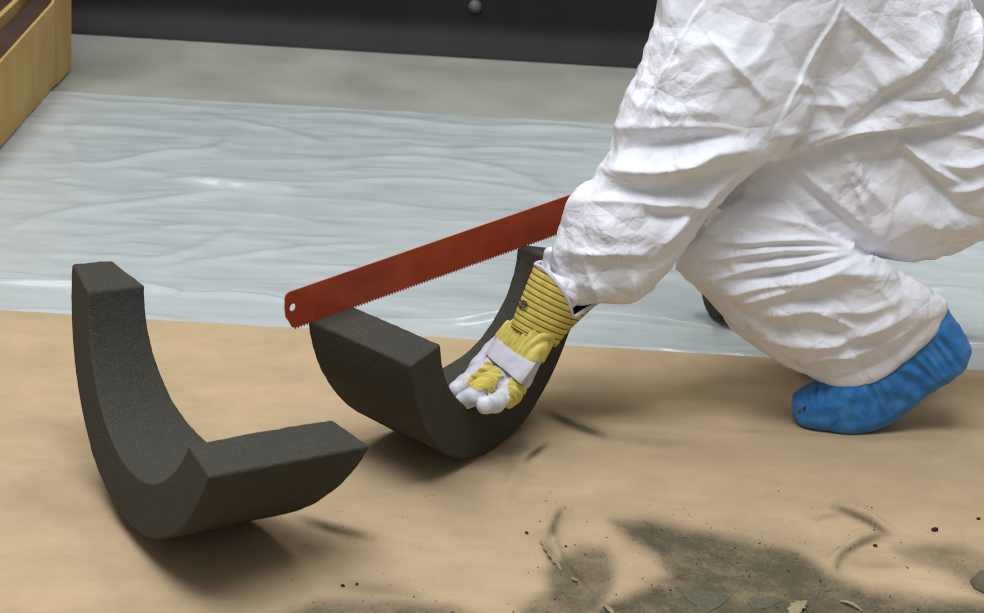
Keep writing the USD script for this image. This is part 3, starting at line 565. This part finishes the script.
# body inside the clothes: one continuous figure with a face under the hood
def body_sdf(Pt):
    f = chain(Pt, [(0.86, 4.02, 0.40), (0.66, 4.02, 0.55), (0.46, 4.02, 0.68)], [0.06, 0.06, 0.06], 0.04)
    f = smin(f, round_cone(Pt, (0.41, 3.92, 0.72), (0.41, 4.12, 0.72), 0.04, 0.04), 0.02)
    f = smin(f, round_cone(Pt, (0.40, 4.01, 0.74), HEAD, 0.045, 0.05), 0.02)
    for sh, el, wr in (((0.40, 3.89, 0.71), (0.30, 3.82, 0.48), (0.15, 3.785, 0.30)), ((0.41, 4.17, 0.71), (0.46, 4.22, 0.52), HANDR + (0.06, 0.03, 0.03))):
        f = smin(f, chain(Pt, [(0.42, 0.5 * (sh[1] + 4.02), 0.71), sh, el, wr], [0.04, 0.038, 0.030, 0.022], 0.01), 0.01)
    for hp, kn, an in (((0.82, 3.96, 0.40), (0.40, 3.92, 0.28), (0.70, 3.91, 0.17)), ((0.82, 4.12, 0.40), (0.46, 4.16, 0.27), (0.67, 4.15, 0.11))):
        f = smin(f, chain(Pt, [hp, kn, an], [0.055, 0.036, 0.028], 0.01), 0.012)
    Q = Pt - HEAD
    sx = np.array([0, 1., 0]); up = np.cross(FACE, sx); up = up if up[2] > 0 else -up
    l = np.stack([Q @ FACE, Q @ sx, Q @ up], -1)
    hd = (np.linalg.norm(l / np.array([0.094, 0.072, 0.102]), axis=-1) - 1) * 0.085
    f = smin(f, hd, 0.015); f = smin(f, np.linalg.norm(l - [0.100, 0, -0.022], axis=-1) - 0.013, 0.018); f = smin(f, round_cone(l, (0.095, 0, 0.01), (0.108, 0, -0.02), 0.007, 0.011), 0.01)
    for s_ in (-1, 1):
        f = np.maximum(f, -(np.linalg.norm(l - [0.100, s_ * 0.032, 0.012], axis=-1) - 0.012)); f = smin(f, np.linalg.norm((l - [0.0, s_ * 0.078, -0.005]) / [1.2, 0.5, 1.6], axis=-1) - 0.02, 0.006)
    f = smin(f, round_cone(l, (0.086, -0.018, -0.058), (0.086, 0.018, -0.058), 0.007, 0.007), 0.006); f = smin(f, np.linalg.norm(l - [0.078, 0, -0.095], axis=-1) - 0.018, 0.02)
    return f
V, F = sdf_mesh(body_sdf, (0.04, 3.68, 0.02), (1.0, 4.34, 1.06), 0.0075)
if trimesh.Trimesh(V, F, process=False).volume < 0: F = F[:, ::-1]
bd = obj('body', (V, F), M['skin'], person, smooth=True)
sx = np.array([0, 1., 0]); up = np.cross(FACE, sx); up = up if up[2] > 0 else -up
for s_ in (-1, 1):
    e = trimesh.creation.icosphere(2, 0.011); obj('eye', (np.array(e.vertices) + HEAD + FACE * 0.086 + sx * s_ * 0.032 + up * 0.012, e.faces), M['eye'], bd, smooth=True)

# ------------------------------------------------------------------ blue shoe covers
def shoe(outline, Y, wmax, name_label, marks=False):
    w = np.array([at_y(x, y, Y) for x, y in outline]); P = Polygon(smooth_line(np.vstack([w[:, [0, 2]], w[:1, [0, 2]]]), 4)).buffer(0)
    g = 0.0032; x0, z0, x1, z1 = P.bounds; gx, gz = np.arange(x0 - 0.02, x1 + 0.02, g), np.arange(z0 - 0.02, z1 + 0.02, g); gy = np.arange(-0.075, 0.076, g)
    Ag, Bg = np.meshgrid(gx, gz, indexing='ij'); d = shapely.distance(shapely.points(Ag, Bg), P.exterior); ins = shapely.contains_xy(P, Ag, Bg)
    width = 0.034 + 0.016 * np.exp(-((Ag - x0 - 0.085) / 0.07) ** 2)
    T = np.where(ins, width * np.sqrt(np.maximum(1 - (1 - np.minimum(d / 0.034, 1)) ** 2.4, 0)), 0); Q = np.where(ins, T * T, -d * 0.06)
    hy = np.abs(gy)[None, None]; Ff = (hy * hy - Q[..., None]) / (hy + T[..., None] + 0.01)
    V, F = surface_nets(Ff, (x0 - 0.02, z0 - 0.02, -0.075), g); V = np.stack([V[:, 0], Y + V[:, 2], V[:, 1]], -1)
    if trimesh.Trimesh(V, F, process=False).volume < 0: F = F[:, ::-1]
    V = relax(V, F, 5); n = vnormals(V, F); return V, F, n
cover = [(790, 405), (792, 397), (797, 393), (809, 387), (824, 379), (836, 372), (850, 372), (880, 360), (910, 335), (932, 305), (944, 298), (950, 312), (962.6, 334), (971.7, 354), (968, 366), (949.6, 383), (926, 397), (913, 407), (895, 421), (871, 430), (842, 432.5), (814, 429), (796, 422.5), (790.4, 413)]
YF = 3.89
V, F, n = shoe(cover, YF, 0.05, '')
q = to_px(V); dd = np.zeros(len(V)); hem = smooth_line([(812, 381), (830, 383), (850, 386), (885, 375), (915, 353), (943, 327), (950, 308)])
d, sd, t = seg_dist(q, hem)
g_ = np.sin(t * 95 + 2.5 * np.sin(t * 17) + 0.10 * d * np.sin(t * 9)); dd -= np.where(sd < 0, 0.014 * sstep(-2, 9, d), 0); dd += 0.0036 * g_ * sstep(1, 9, d) * (sd > 0) * np.exp(-(d / 32) ** 2) * (0.35 + 0.65 * (np.sin(t * 23 + 1) > -0.2))
dd += 0.0034 * crumple(V, 0.035, 12) + 0.0014 * crumple(V, 0.016, 13)
V = V + n * dd[:, None]; zf = paper_z(V[:, :1], V[:, 1:2])[:, 0]
V[:, 2] += 0.003; V[:, 2] = np.maximum(V[:, 2], zf + 0.0005)
sc_ = obj('shoe_cover', (V, F), M['blue'], person, smooth=True); sc_.SetCustomDataByKey('label', 'crinkled blue shoe cover, heel raised')
COVER = (V, F)
mesh_t = trimesh.Trimesh(V, F, process=False)
def front_hit(px_, py_, vf):
    d_ = ray(px_, py_); d_ = d_ / np.linalg.norm(d_); rel = vf[0] - CAM; tt = rel @ d_; off = np.linalg.norm(rel - np.outer(tt, d_), axis=1); m = off < 0.006; i = np.flatnonzero(m)[np.argmin(tt[m])]; return vf[0][i]
for (x_, y_, r_) in ((802, 410, 0.0042), (797.5, 412.5, 0.0026)):
    c = front_hit(x_, y_, COVER); e = trimesh.creation.icosphere(2, 1.0); v = np.array(e.vertices) * [r_, r_ * 0.35, r_ * 1.1] + c
    obj('dark_spot', (v, e.faces), M['ink'], sc_, smooth=True).SetCustomDataByKey('label', 'small dark spot near the toe')
V2 = (COVER[0] - [0.6, 0, 0]) * [0.85, 1, 0.62] + [0.63, 0.235, 0.004]
V2[:, 2] = np.maximum(V2[:, 2], 0.012); obj('shoe_cover', (V2, COVER[1]), M['blue'], person, smooth=True).SetCustomDataByKey('label', 'blue shoe cover of the far foot')

# ------------------------------------------------------------------ work glove in the half shell
def P3(x, y, Y): return at_y(x, y, Y)
wrist = P3(546, 312, 3.775)
def on_shell(x, y, off):                          # a point off the inner wall of the half shell, under a pixel of the draft
    d = ray(x, y); a = CAM - S2.o; d_ = d - (d @ S2.u) * S2.u; a_ = a - (a @ S2.u) * S2.u; A2, B2, C2 = d_ @ d_, 2 * a_ @ d_, a_ @ a_ - (S2.r - off) ** 2
    return CAM + d * ((-B2 + math.sqrt(max(B2 * B2 - 4 * A2 * C2, 0))) / (2 * A2))
kn = [on_shell(493, 352, 0.040), on_shell(502, 361, 0.044), on_shell(512, 370, 0.044), on_shell(521, 379, 0.040)]            # index .. little finger
midj = [on_shell(479, 367, 0.032), on_shell(477, 376, 0.030), on_shell(488, 387, 0.030), on_shell(508, 394, 0.026)]
tipj = [on_shell(473, 376, 0.018), on_shell(465, 384, 0.0175), on_shell(474, 396, 0.018), on_shell(495, 403.5, 0.0165)]
endj = [on_shell(469, 381, 0.0145), on_shell(457, 390, 0.0150), on_shell(464, 401, 0.0150), on_shell(485, 405.5, 0.0142)]
def hand_sdf(kn, mj, tj, ej, wrist, thumb, rs=(0.0135, 0.0150, 0.0148, 0.0142)):
    def f(Pt):
        f = None
        for k in range(4):
            g = round_cone(Pt, wrist + (kn[k] - wrist) * 0.12 + (kn[k] - np.mean(kn, 0)) * 0.2, kn[k], 0.021, 0.0175); f = g if f is None else smin(f, g, 0.018)
        g = round_cone(Pt, wrist + (wrist - np.mean(kn, 0)) * 0.0, wrist + (wrist - np.mean(kn, 0)) * 0.6, 0.028, 0.024); f = smin(f, g, 0.02)
        for k in range(4):
            g = chain(Pt, [kn[k], mj[k], tj[k], ej[k]], [0.017, rs[k] + 0.0015, rs[k], rs[k] * 0.97], 0.006); f = smin(f, g, 0.0035)
        g = chain(Pt, thumb, [0.02, 0.016, 0.0135, 0.012], 0.008); return smin(f, g, 0.008)
    return f
thumb = [wrist + (kn[0] - wrist) * 0.25 + np.array([0, 0.012, -0.01]), P3(505, 366, 3.84) + [0, 0, -0.012], P3(482, 378, 3.835) + [0, 0, -0.008], P3(468, 386, 3.825)]
allp = np.vstack([kn, midj, tipj, endj, [wrist], thumb]); lo, hi = allp.min(0) - 0.06, allp.max(0) + 0.07
fh = hand_sdf(kn, midj, tipj, endj, wrist, thumb)
V, F = sdf_mesh(fh, lo, hi, 0.0024)
if trimesh.Trimesh(V, F, process=False).volume < 0: F = F[:, ::-1]
n = vnormals(V, F); q = to_px(V); facing = np.einsum('ij,ij->i', n, (CAM - V) / np.linalg.norm(CAM - V, axis=1, keepdims=True)) > -0.35
def inpoly(poly): return shapely.contains_xy(Polygon(poly), q[:, 0], q[:, 1]) & facing
gather = inpoly([(508, 322), (496, 337), (499, 345), (528, 366), (541, 362), (562, 338), (548, 322)])
backs = inpoly([(487, 362), (477, 371), (465, 381), (469, 387), (478, 391), (485, 391), (489, 396), (494, 388), (499, 379), (504, 377), (497, 368)]) | inpoly([(512, 378), (507, 386), (508, 396), (506, 411), (512, 409), (522, 393), (526, 387)])
yel = gather | backs
tipsm = inpoly([(440, 380), (464, 381), (470, 387), (477, 391), (484, 392), (482, 399), (470, 412), (440, 412)]) | inpoly([(474, 415), (474, 402), (482, 396), (506, 396), (506, 415)])
# gathered cloth: raise ruffles on the yellow parts
ax_ = np.mean(kn, 0) - wrist; ax_ /= np.linalg.norm(ax_); cx_ = kn[3] - kn[0]; cx_ -= (cx_ @ ax_) * ax_; cx_ /= np.linalg.norm(cx_)
cross, alongv = (V - wrist) @ cx_, (V - wrist) @ ax_
ruff = np.abs(np.sin(cross * 300 + 2.2 * meshkit.noise(V * 45, 2) + 12 * alongv))
ruff2 = np.abs(np.sin(cross * 260 + alongv * 200 + 3 * meshkit.noise(V * 70, 4)))
V = V + n * np.where(gather, 0.0050 * ruff + 0.0001, np.where(backs, 0.0048 * ruff2 + 0.0008, 0.0012 * (meshkit.noise(V * 45, 6) - 0.5)))[:, None]
glove = UsdGeom.Xform.Define(stage, '/World/person/glove').GetPrim(); glove.SetCustomDataByKey('label', 'yellow and white work glove with striped cuff')
def part_of(mask, name, mat_, label=None):
    fm = mask[F].sum(1) >= 2; ids, inv = np.unique(F[fm], return_inverse=True)
    if len(ids) == 0: return
    inv = inv.reshape(-1, 3); comp = sp.csgraph.connected_components(adjacency(V[ids], inv))[1]
    for c_ in np.unique(comp):
        g_ = inv[comp[inv[:, 0]] == c_]
        if len(g_) < 60: continue
        k_, h_ = np.unique(g_, return_inverse=True)
        p = obj(name, (V[ids][k_], h_.reshape(-1, 3)), mat_, glove, smooth=True)
        if label: p.SetCustomDataByKey('label', label)
near_f = np.argmin(np.stack([np.min([np.linalg.norm(V - (a_ + (b_ - a_) * t_), axis=1) for t_ in np.linspace(0, 1, 7)], axis=0) for a_, b_ in zip(tipj, endj)]), axis=0)
fy, ft = yel[F].sum(1) >= 2, tipsm[F].sum(1) >= 2
rest = ~fy & ~np.any([(tipsm & ~yel & (near_f == k_))[F].sum(1) >= 2 for k_ in range(4)], axis=0); ids, inv = np.unique(F[rest], return_inverse=True); obj('leather_hand', (V[ids], inv.reshape(-1, 3)), M['leather'], glove, smooth=True)
part_of(gather, 'gathered_cloth', M['yellow'], 'gathered yellow cloth between cuff and strap'); part_of(backs, 'back_cloth', M['yellow'], 'gathered yellow cloth on the fingers')
for k_ in range(4): part_of(tipsm & ~yel & (near_f == k_), 'fingertip', M['tips'], 'worn pale leather fingertip')
HV, HF = V, F
# knuckle strap: a leather band lying round the back of the hand
strap_px = [((484.5, 351), (496, 336)), ((489, 357), (503, 343)), ((497, 364), (512, 350)), ((506, 371), (521, 356)), ((514, 378), (530, 361)), ((521, 384), (538, 363)), ((526, 385), (541, 361))]
hm = trimesh.Trimesh(HV, HF, process=False)
nu, nv = 40, 12; lowL, upL = smooth_line([s_[0] for s_ in strap_px], 8), smooth_line([s_[1] for s_ in strap_px], 8)
def resamp(l, n):
    t = np.r_[0, np.cumsum(np.linalg.norm(np.diff(l, axis=0), axis=1))]; tt = np.linspace(0, t[-1], n); return np.stack([np.interp(tt, t, l[:, k]) for k in range(2)], -1)
lowL, upL = resamp(lowL, nu), resamp(upL, nu)
depth = np.full((nu, nv), np.nan); rel = HV - CAM; zc = rel @ FW; hq = to_px(HV)
fr = np.einsum('ij,ij->i', vnormals(HV, HF), -rel) > 0
for i in range(nu):
    for j in range(nv):
        p_ = lowL[i] + (upL[i] - lowL[i]) * j / (nv - 1); dq = np.hypot(*(hq - p_).T) + np.where(fr, 0, 1e3); m = dq < 2.5
        if m.any(): depth[i, j] = zc[m].min()
from scipy import ndimage
col = np.nanmin(depth, 1); okc = ~np.isnan(col); col = np.interp(np.arange(nu), np.flatnonzero(okc), col[okc]); col = ndimage.gaussian_filter1d(col, 3)
S_, B_ = [], []
for i in range(nu):
    for j in range(nv):
        p_ = lowL[i] + (upL[i] - lowL[i]) * j / (nv - 1); e = (i / (nu - 1) * 2 - 1); lift = 0.007 - 0.030 * max(0, abs(e) - 0.8) / 0.2; edge = 0.002 * (1 - abs(j / (nv - 1) * 2 - 1) ** 4)
        d_ = ray(*p_); zz = col[i] - lift - edge; S_.append(CAM + d_ * zz); B_.append(CAM + d_ * (zz + 0.004))
i, j = np.meshgrid(np.arange(nu - 1), np.arange(nv - 1), indexing='ij'); a = (i * nv + j).ravel(); Fs = np.vstack([np.stack([a, a + nv, a + nv + 1], 1), np.stack([a, a + nv + 1, a + 1], 1)])
rim = np.r_[np.arange(nv), np.arange(1, nu) * nv + nv - 1, (nu - 1) * nv + np.arange(nv - 2, -1, -1), np.arange(nu - 2, 0, -1) * nv]; o_ = nu * nv
side_f = [[a_, b_, b_ + o_] for a_, b_ in zip(rim, np.roll(rim, -1))] + [[a_, b_ + o_, a_ + o_] for a_, b_ in zip(rim, np.roll(rim, -1))]
Vs = np.vstack([S_, B_]); Fa = np.vstack([Fs, Fs[:, ::-1] + o_, side_f])
if trimesh.Trimesh(Vs, Fa, process=False).volume < 0: Fa = Fa[:, ::-1]
obj('knuckle_strap', (Vs, Fa), M['leather'], glove, smooth=50).SetCustomDataByKey('label', 'pale leather knuckle strap')
# striped gauntlet cuff: an open flaring sleeve of cloth
cb, ctp = P3(535, 333, 3.757), P3(559, 284, 3.775)
ca = (ctp - cb); cl = np.linalg.norm(ca); ca /= cl
view = (CAM - cb) / np.linalg.norm(CAM - cb); wd = np.cross(ca, view); wd /= np.linalg.norm(wd); wd = wd if wd[0] < 0 else -wd        # towards the picture's upper left edge of the cuff
dp = np.cross(wd, ca); dp = dp if dp @ view > 0 else -dp
th = np.linspace(0, 2 * np.pi, 97)[:-1]
key = np.radians([0, 45, 90, 135, 180, 215, 270, 315, 360]); hk = np.array([0.100, 0.102, 0.090, 0.066, 0.056, 0.098, 0.112, 0.108, 0.100])
from scipy.interpolate import CubicSpline
hcap = CubicSpline(key, hk, bc_type='periodic')(th)
def cuff_pt(th, s_, off=0.0):                      # s_ in metres along the axis
    flare = np.clip(s_ / 0.12, 0, 1.2); rw = 0.0405 + 0.0095 * flare + off; rd = 0.038 + 0.004 * flare + off
    right = np.clip(-np.cos(th), 0, 1)
    return cb + np.multiply.outer(s_, ca) + np.multiply.outer(rw * np.cos(th) - 0.034 * np.exp(-((np.mod(th, 2 * np.pi) - 3.75) / 0.5) ** 2) * np.clip(s_ / 0.1, 0, 1.2), wd) + np.multiply.outer(rd * np.sin(th), dp)
def cuff_grid(off, nb=60, s0=-0.004):
    rows = []; uv = []
    for k in range(nb):
        s_ = s0 + (hcap - s0) * k / (nb - 1); ph = np.mod((s_ + 0.002) / 0.0098, 1.0); puff = 0.0012 * np.sin(np.pi * ph) ** 0.5
        R_ = np.array([cuff_pt(t_, v_, off + p_) for t_, v_, p_ in zip(th, s_, puff if off > -0.001 else 0 * puff)]); rows.append(R_); uv.append(np.stack([th, (s_ + 0.002) / 0.0098], -1))
    return np.vstack(rows), np.vstack(uv)
nt = len(th)
def grid_f(nb):
    i, j = np.meshgrid(np.arange(nb - 1), np.arange(nt), indexing='ij'); a = (i * nt + j).ravel(); b = (i * nt + (j + 1) % nt).ravel(); return np.vstack([np.stack([a, b, b + nt], 1), np.stack([a, b + nt, a + nt], 1)])
Vo, uvo = cuff_grid(0.0); Fo = grid_f(60)
if np.sum(np.einsum('ij,ij->i', np.cross(Vo[Fo[:, 1]] - Vo[Fo[:, 0]], Vo[Fo[:, 2]] - Vo[Fo[:, 0]]), Vo[Fo[:, 0]] - Vo.mean(0))) < 0: Fo = Fo[:, ::-1]
cf = obj('cuff', (Vo, Fo), M['cuff'], glove, smooth=True, uv=uvo); cf.SetCustomDataByKey('label', 'flaring yellow cuff with dark stitched rows')
Vi, _ = cuff_grid(-0.0035); obj('cuff_lining', (Vi, Fo[:, ::-1]), M['lining'], glove, smooth=True).SetCustomDataByKey('label', 'dark inside of the cuff')
rimp = np.array([cuff_pt(t_, h_, -0.001) for t_, h_ in zip(th, hcap)]); obj('cuff_piping', tube_mesh(rimp, 0.0034, 8, True), M['leather'], glove, smooth=True).SetCustomDataByKey('label', 'pale piping round the cuff')
# dark printed mark on the cuff
mk = []
for k, (x0_, y0_, x1_, y1_) in enumerate([(-4, -4, 4, -2.5), (-4.5, -1, 4, 0.5), (-3.5, 2, 2.5, 3.5), (-2.5, -5, -1.5, 5), (0.5, -5, 1.8, 4), (3, -3, 3.8, 3), (-4, 0, -3.2, 4)]):
    L_ = np.array([[523 + x0_ + (x1_ - x0_) * t_, 304.5 + y0_ + (y1_ - y0_) * t_] for t_ in np.linspace(0, 1, 6)])
    pts_ = []
    for p_ in L_:
        dq = np.hypot(*(to_px(Vo) - p_).T); m = np.argsort(dq)[:40]; zz = ((Vo[m] - CAM) @ FW).min(); pts_.append(CAM + ray(*p_) * (zz - 0.0006))
    mk.append(tube_mesh(pts_, 0.0009, 5))
obj('printed_mark', join(mk), M['ink'], glove, smooth=True).SetCustomDataByKey('label', 'small dark printed mark on the cuff')
# end of the white inner cuff showing above the gauntlet
ic = P3(551, 254, 3.80)
def inner(Pt): return chain(Pt, [ic, ic + [0.004, 0.0, -0.026], ctp + [0.006, 0.0, -0.01], ctp - ca * 0.05], [0.0125, 0.016, 0.030, 0.026], 0.012)
V, F = sdf_mesh(inner, ic - [0.07, 0.07, 0.15], ic + [0.09, 0.08, 0.05], 0.004)
if trimesh.Trimesh(V, F, process=False).volume < 0: F = F[:, ::-1]
obj('inner_cuff', (V, F), M['suit'], person, smooth=True).SetCustomDataByKey('label', 'white inner cuff at the wrist')
# the far hand's glove, closed on the end of the saw behind the sleeve
hr = HANDR; e1 = -ex
kn2 = [hr + e1 * 0.045 + np.array([0, -0.012, 0.044 - 0.020 * k]) - nz * 0.020 for k in range(4)]
fg = lambda o1, o2, side: [k_ + e1 * o1 + np.array([0, 0, 0]) + side * o2 for k_ in kn2]
sd_ = nz if (nz[1] > 0) else -nz
kn2 = [hr + ex * 0.015 + np.array([0, 0, 0.042 - 0.022 * k]) + sd_ * 0.022 for k in range(4)]
m2 = [k_ - ex * 0.030 + sd_ * 0.004 for k_ in kn2]; t2 = [k_ - ex * 0.042 - sd_ * 0.024 for k_ in kn2]; e2 = [k_ - ex * 0.028 - sd_ * 0.038 for k_ in kn2]
w2 = hr + ex * 0.09 + sd_ * 0.01
th2 = [w2 - ex * 0.03 + np.array([0, 0, 0.02]), hr + ex * 0.02 + np.array([0, 0, 0.05]) - sd_ * 0.02, hr - ex * 0.02 + np.array([0, 0, 0.045]) - sd_ * 0.024, hr - ex * 0.04 + np.array([0, 0, 0.035]) - sd_ * 0.022]
V, F = sdf_mesh(hand_sdf(kn2, m2, t2, e2, w2, th2), hr - 0.14, hr + 0.18, 0.004)
if trimesh.Trimesh(V, F, process=False).volume < 0: F = F[:, ::-1]
g2 = UsdGeom.Xform.Define(stage, '/World/person/glove_001').GetPrim(); g2.SetCustomDataByKey('label', 'work glove of the far hand, closed on the saw blade')
obj('leather_hand', (V, F), M['leather'], g2, smooth=True)

# ------------------------------------------------------------------ foam debris on the paper
rng = np.random.default_rng(11)
def chip(c, size, flat=0.6, n=10):
    p = rng.normal(size=(n, 3)); p /= np.linalg.norm(p, axis=1, keepdims=True); p *= rng.uniform(0.7, 1.0, (n, 1)); h = trimesh.convex.convex_hull(p * [size, size, size * flat]); v, f = tri(h); return v - [0, 0, v[:, 2].min() + size * 0.05] + c, f
def on_paper(x, y):
    p = at_z(x, y, 0.005)
    for _ in range(4): p = at_z(x, y, PZ(p[0], p[1]))
    return p
for (x_, y_, r_, lb) in ((935, 531, 0.0068, 'dark foam crumb lying alone near the right edge of the paper'), (526.5, 534, 0.0042, 'small dark foam crumb left of the creased paper ridge'), (978.5, 519.5, 0.004, 'tiny dark foam crumb at the right edge, highest of the debris'),
                         (875, 546.5, 0.0045, 'small dark foam crumb beside the curved paper crease'), (566, 547, 0.003, 'small dark foam crumb just right of the creased paper ridge'), (343, 586.5, 0.004, 'dark foam crumb at the left end of the bottom dust patch'), (357, 585, 0.003, 'smaller dark foam crumb next to the one at the dust patch end')):
    tag(obj('foam_crumb', chip(on_paper(x_, y_), r_, 0.7, 14), M['crumb']), lb, 'crumb', 'loose foam crumbs on the paper')
def flake(poly, th, label):
    P = Polygon(poly); pts = [on_paper(x, y) for x, y in poly]; c = np.mean(pts, 0); z = c[2]
    pl = Polygon([(p[0], p[1]) for p in pts]).buffer(0); m = trimesh.creation.extrude_polygon(pl, th, engine='earcut'); m = m.subdivide_to_size(0.012); v, f = tri(m)
    top = v[:, 2] > th * 0.5; cxy = np.array(pl.centroid.coords[0]); v[top, :2] = cxy + (v[top, :2] - cxy) * 0.86
    v[:, 2] += np.where(top, 0.008 * (meshkit.fbm(v * 60, 2, 3) - 0.5), 0) + paper_z(v[:, :1], v[:, 1:2])[:, 0] - 0.002
    tag(obj('foam_flake', (v, f), M['flake'], smooth=30), label, 'foam flake', 'larger broken foam flakes in the dust')
flake([(674, 587), (690, 589), (712, 592), (735, 596), (726, 606), (706, 616), (696, 610), (684, 600)], 0.004, 'broad dark foam flake in the dust, left of the smaller flakes')
flake([(745, 602), (758, 598), (776, 597), (782, 602), (770, 609), (752, 611)], 0.004, 'small dark foam flake in the dust, between the broad flake and pale scrap')
flake([(970, 582), (978, 574), (1000, 570), (1004, 592), (984, 594), (974, 589)], 0.010, 'chunky dark foam flake cut by the right edge')
# scattered powder grains
ms = []
dq = dust.copy(); VP = None
cand = []
for _ in range(9000):
    x_, y_ = rng.uniform(240, 1000), rng.uniform(490, 640)
    cand.append((x_, y_))
cand = np.array(cand)
ix = np.array([[(p := at_z(x, y, 0.01))[0], p[1]] for x, y in cand])
from scipy.spatial import cKDTree
tree = cKDTree(px[::3]); dv = dust[::3][tree.query(cand)[1]]
near = np.zeros(len(cand))
for r_ in (12, 26): 
    for an in np.linspace(0, 2 * np.pi, 6)[:-1]: near = np.maximum(near, dust[::3][tree.query(cand + r_ * np.array([np.cos(an), np.sin(an)]))[1]] * (0.22 if r_ == 12 else 0.10))
keep = rng.uniform(size=len(cand)) < np.maximum(np.maximum(dv * 0.30, near), 0.012)
for (x_, y_), k_ in zip(cand, keep):
    if k_:
        p = at_z(x_, y_, 0.005); ms.append((p, rng.choice([0.0007, 0.0010, 0.0014, 0.0022], p=[0.4, 0.35, 0.2, 0.05])))
pz = paper_z(np.array([[p[0]] for p, _ in ms]), np.array([[p[1]] for p, _ in ms]))[:, 0]
tag(obj('foam_dust', join([chip((p[0], p[1], z_), r_, 0.7, 7) for (p, r_), z_ in zip(ms, pz)]), M['crumb']), 'dark foam grains scattered over the front of the brown paper', 'dust', kind='stuff')
# pale torn paper slivers
def sliver(line, w, label, lift=0.01):
    l = smooth_line(line, 6); pts = np.array([on_paper(x, y) for x, y in l]); t = np.gradient(pts, axis=0); t /= np.linalg.norm(t, axis=1, keepdims=True); s_ = np.cross(t, [0, 0, 1]); ww = w * (0.15 + 0.85 * np.abs(np.sin(np.pi * np.linspace(0.1, 0.97, len(pts)))) + 0.25 * np.sin(np.arange(len(pts)) * 2.3))[:, None]
    up_ = np.array([0, 0, 1]) * lift * 0.4 * np.sin(np.pi * np.linspace(0, 1, len(pts)))[:, None] + [0, 0, 0.0015]
    rows = [pts + s_ * ww * k + up_ + np.array([0, 0, 0.0015 * (1 - k * k)]) for k in (-1, -0.4, 0.4, 1)]; lowr = [r_ - [0, 0, 0.0008] for r_ in rows[::-1]]; ring = np.stack(rows + lowr, 1); n_, m_ = ring.shape[:2]; v = ring.reshape(-1, 3)
    f = []
    for i in range(n_ - 1):
        for j in range(m_): q_ = [i * m_ + j, i * m_ + (j + 1) % m_, (i + 1) * m_ + (j + 1) % m_, (i + 1) * m_ + j]; f += [[q_[0], q_[1], q_[2]], [q_[0], q_[2], q_[3]]]
    for j in range(1, m_ - 1): f += [[0, j + 1, j], [(n_ - 1) * m_, (n_ - 1) * m_ + j, (n_ - 1) * m_ + j + 1]]
    f = np.array(f); f = f if trimesh.Trimesh(v, f, process=False).volume > 0 else f[:, ::-1]
    tag(obj('paper_sliver', (v, f), M['scrap'], smooth=50), label, 'paper scrap', 'pale torn paper slivers in the dust')
sliver([(541, 541), (552, 557), (566, 574), (577, 582)], 0.006, 'long pale torn paper sliver at the left dust patch', 0.008)
sliver([(604, 606), (609, 612), (616, 620)], 0.004, 'short pale paper sliver at the bottom edge, right of the long one')
sliver([(790, 618), (799, 608), (806, 602)], 0.010, 'pale curled paper scrap at the bottom edge among the flakes', 0.012)
sliver([(840, 602), (850, 606), (862, 612)], 0.003, 'thin pale paper sliver at the bottom edge, rightmost of the scraps')
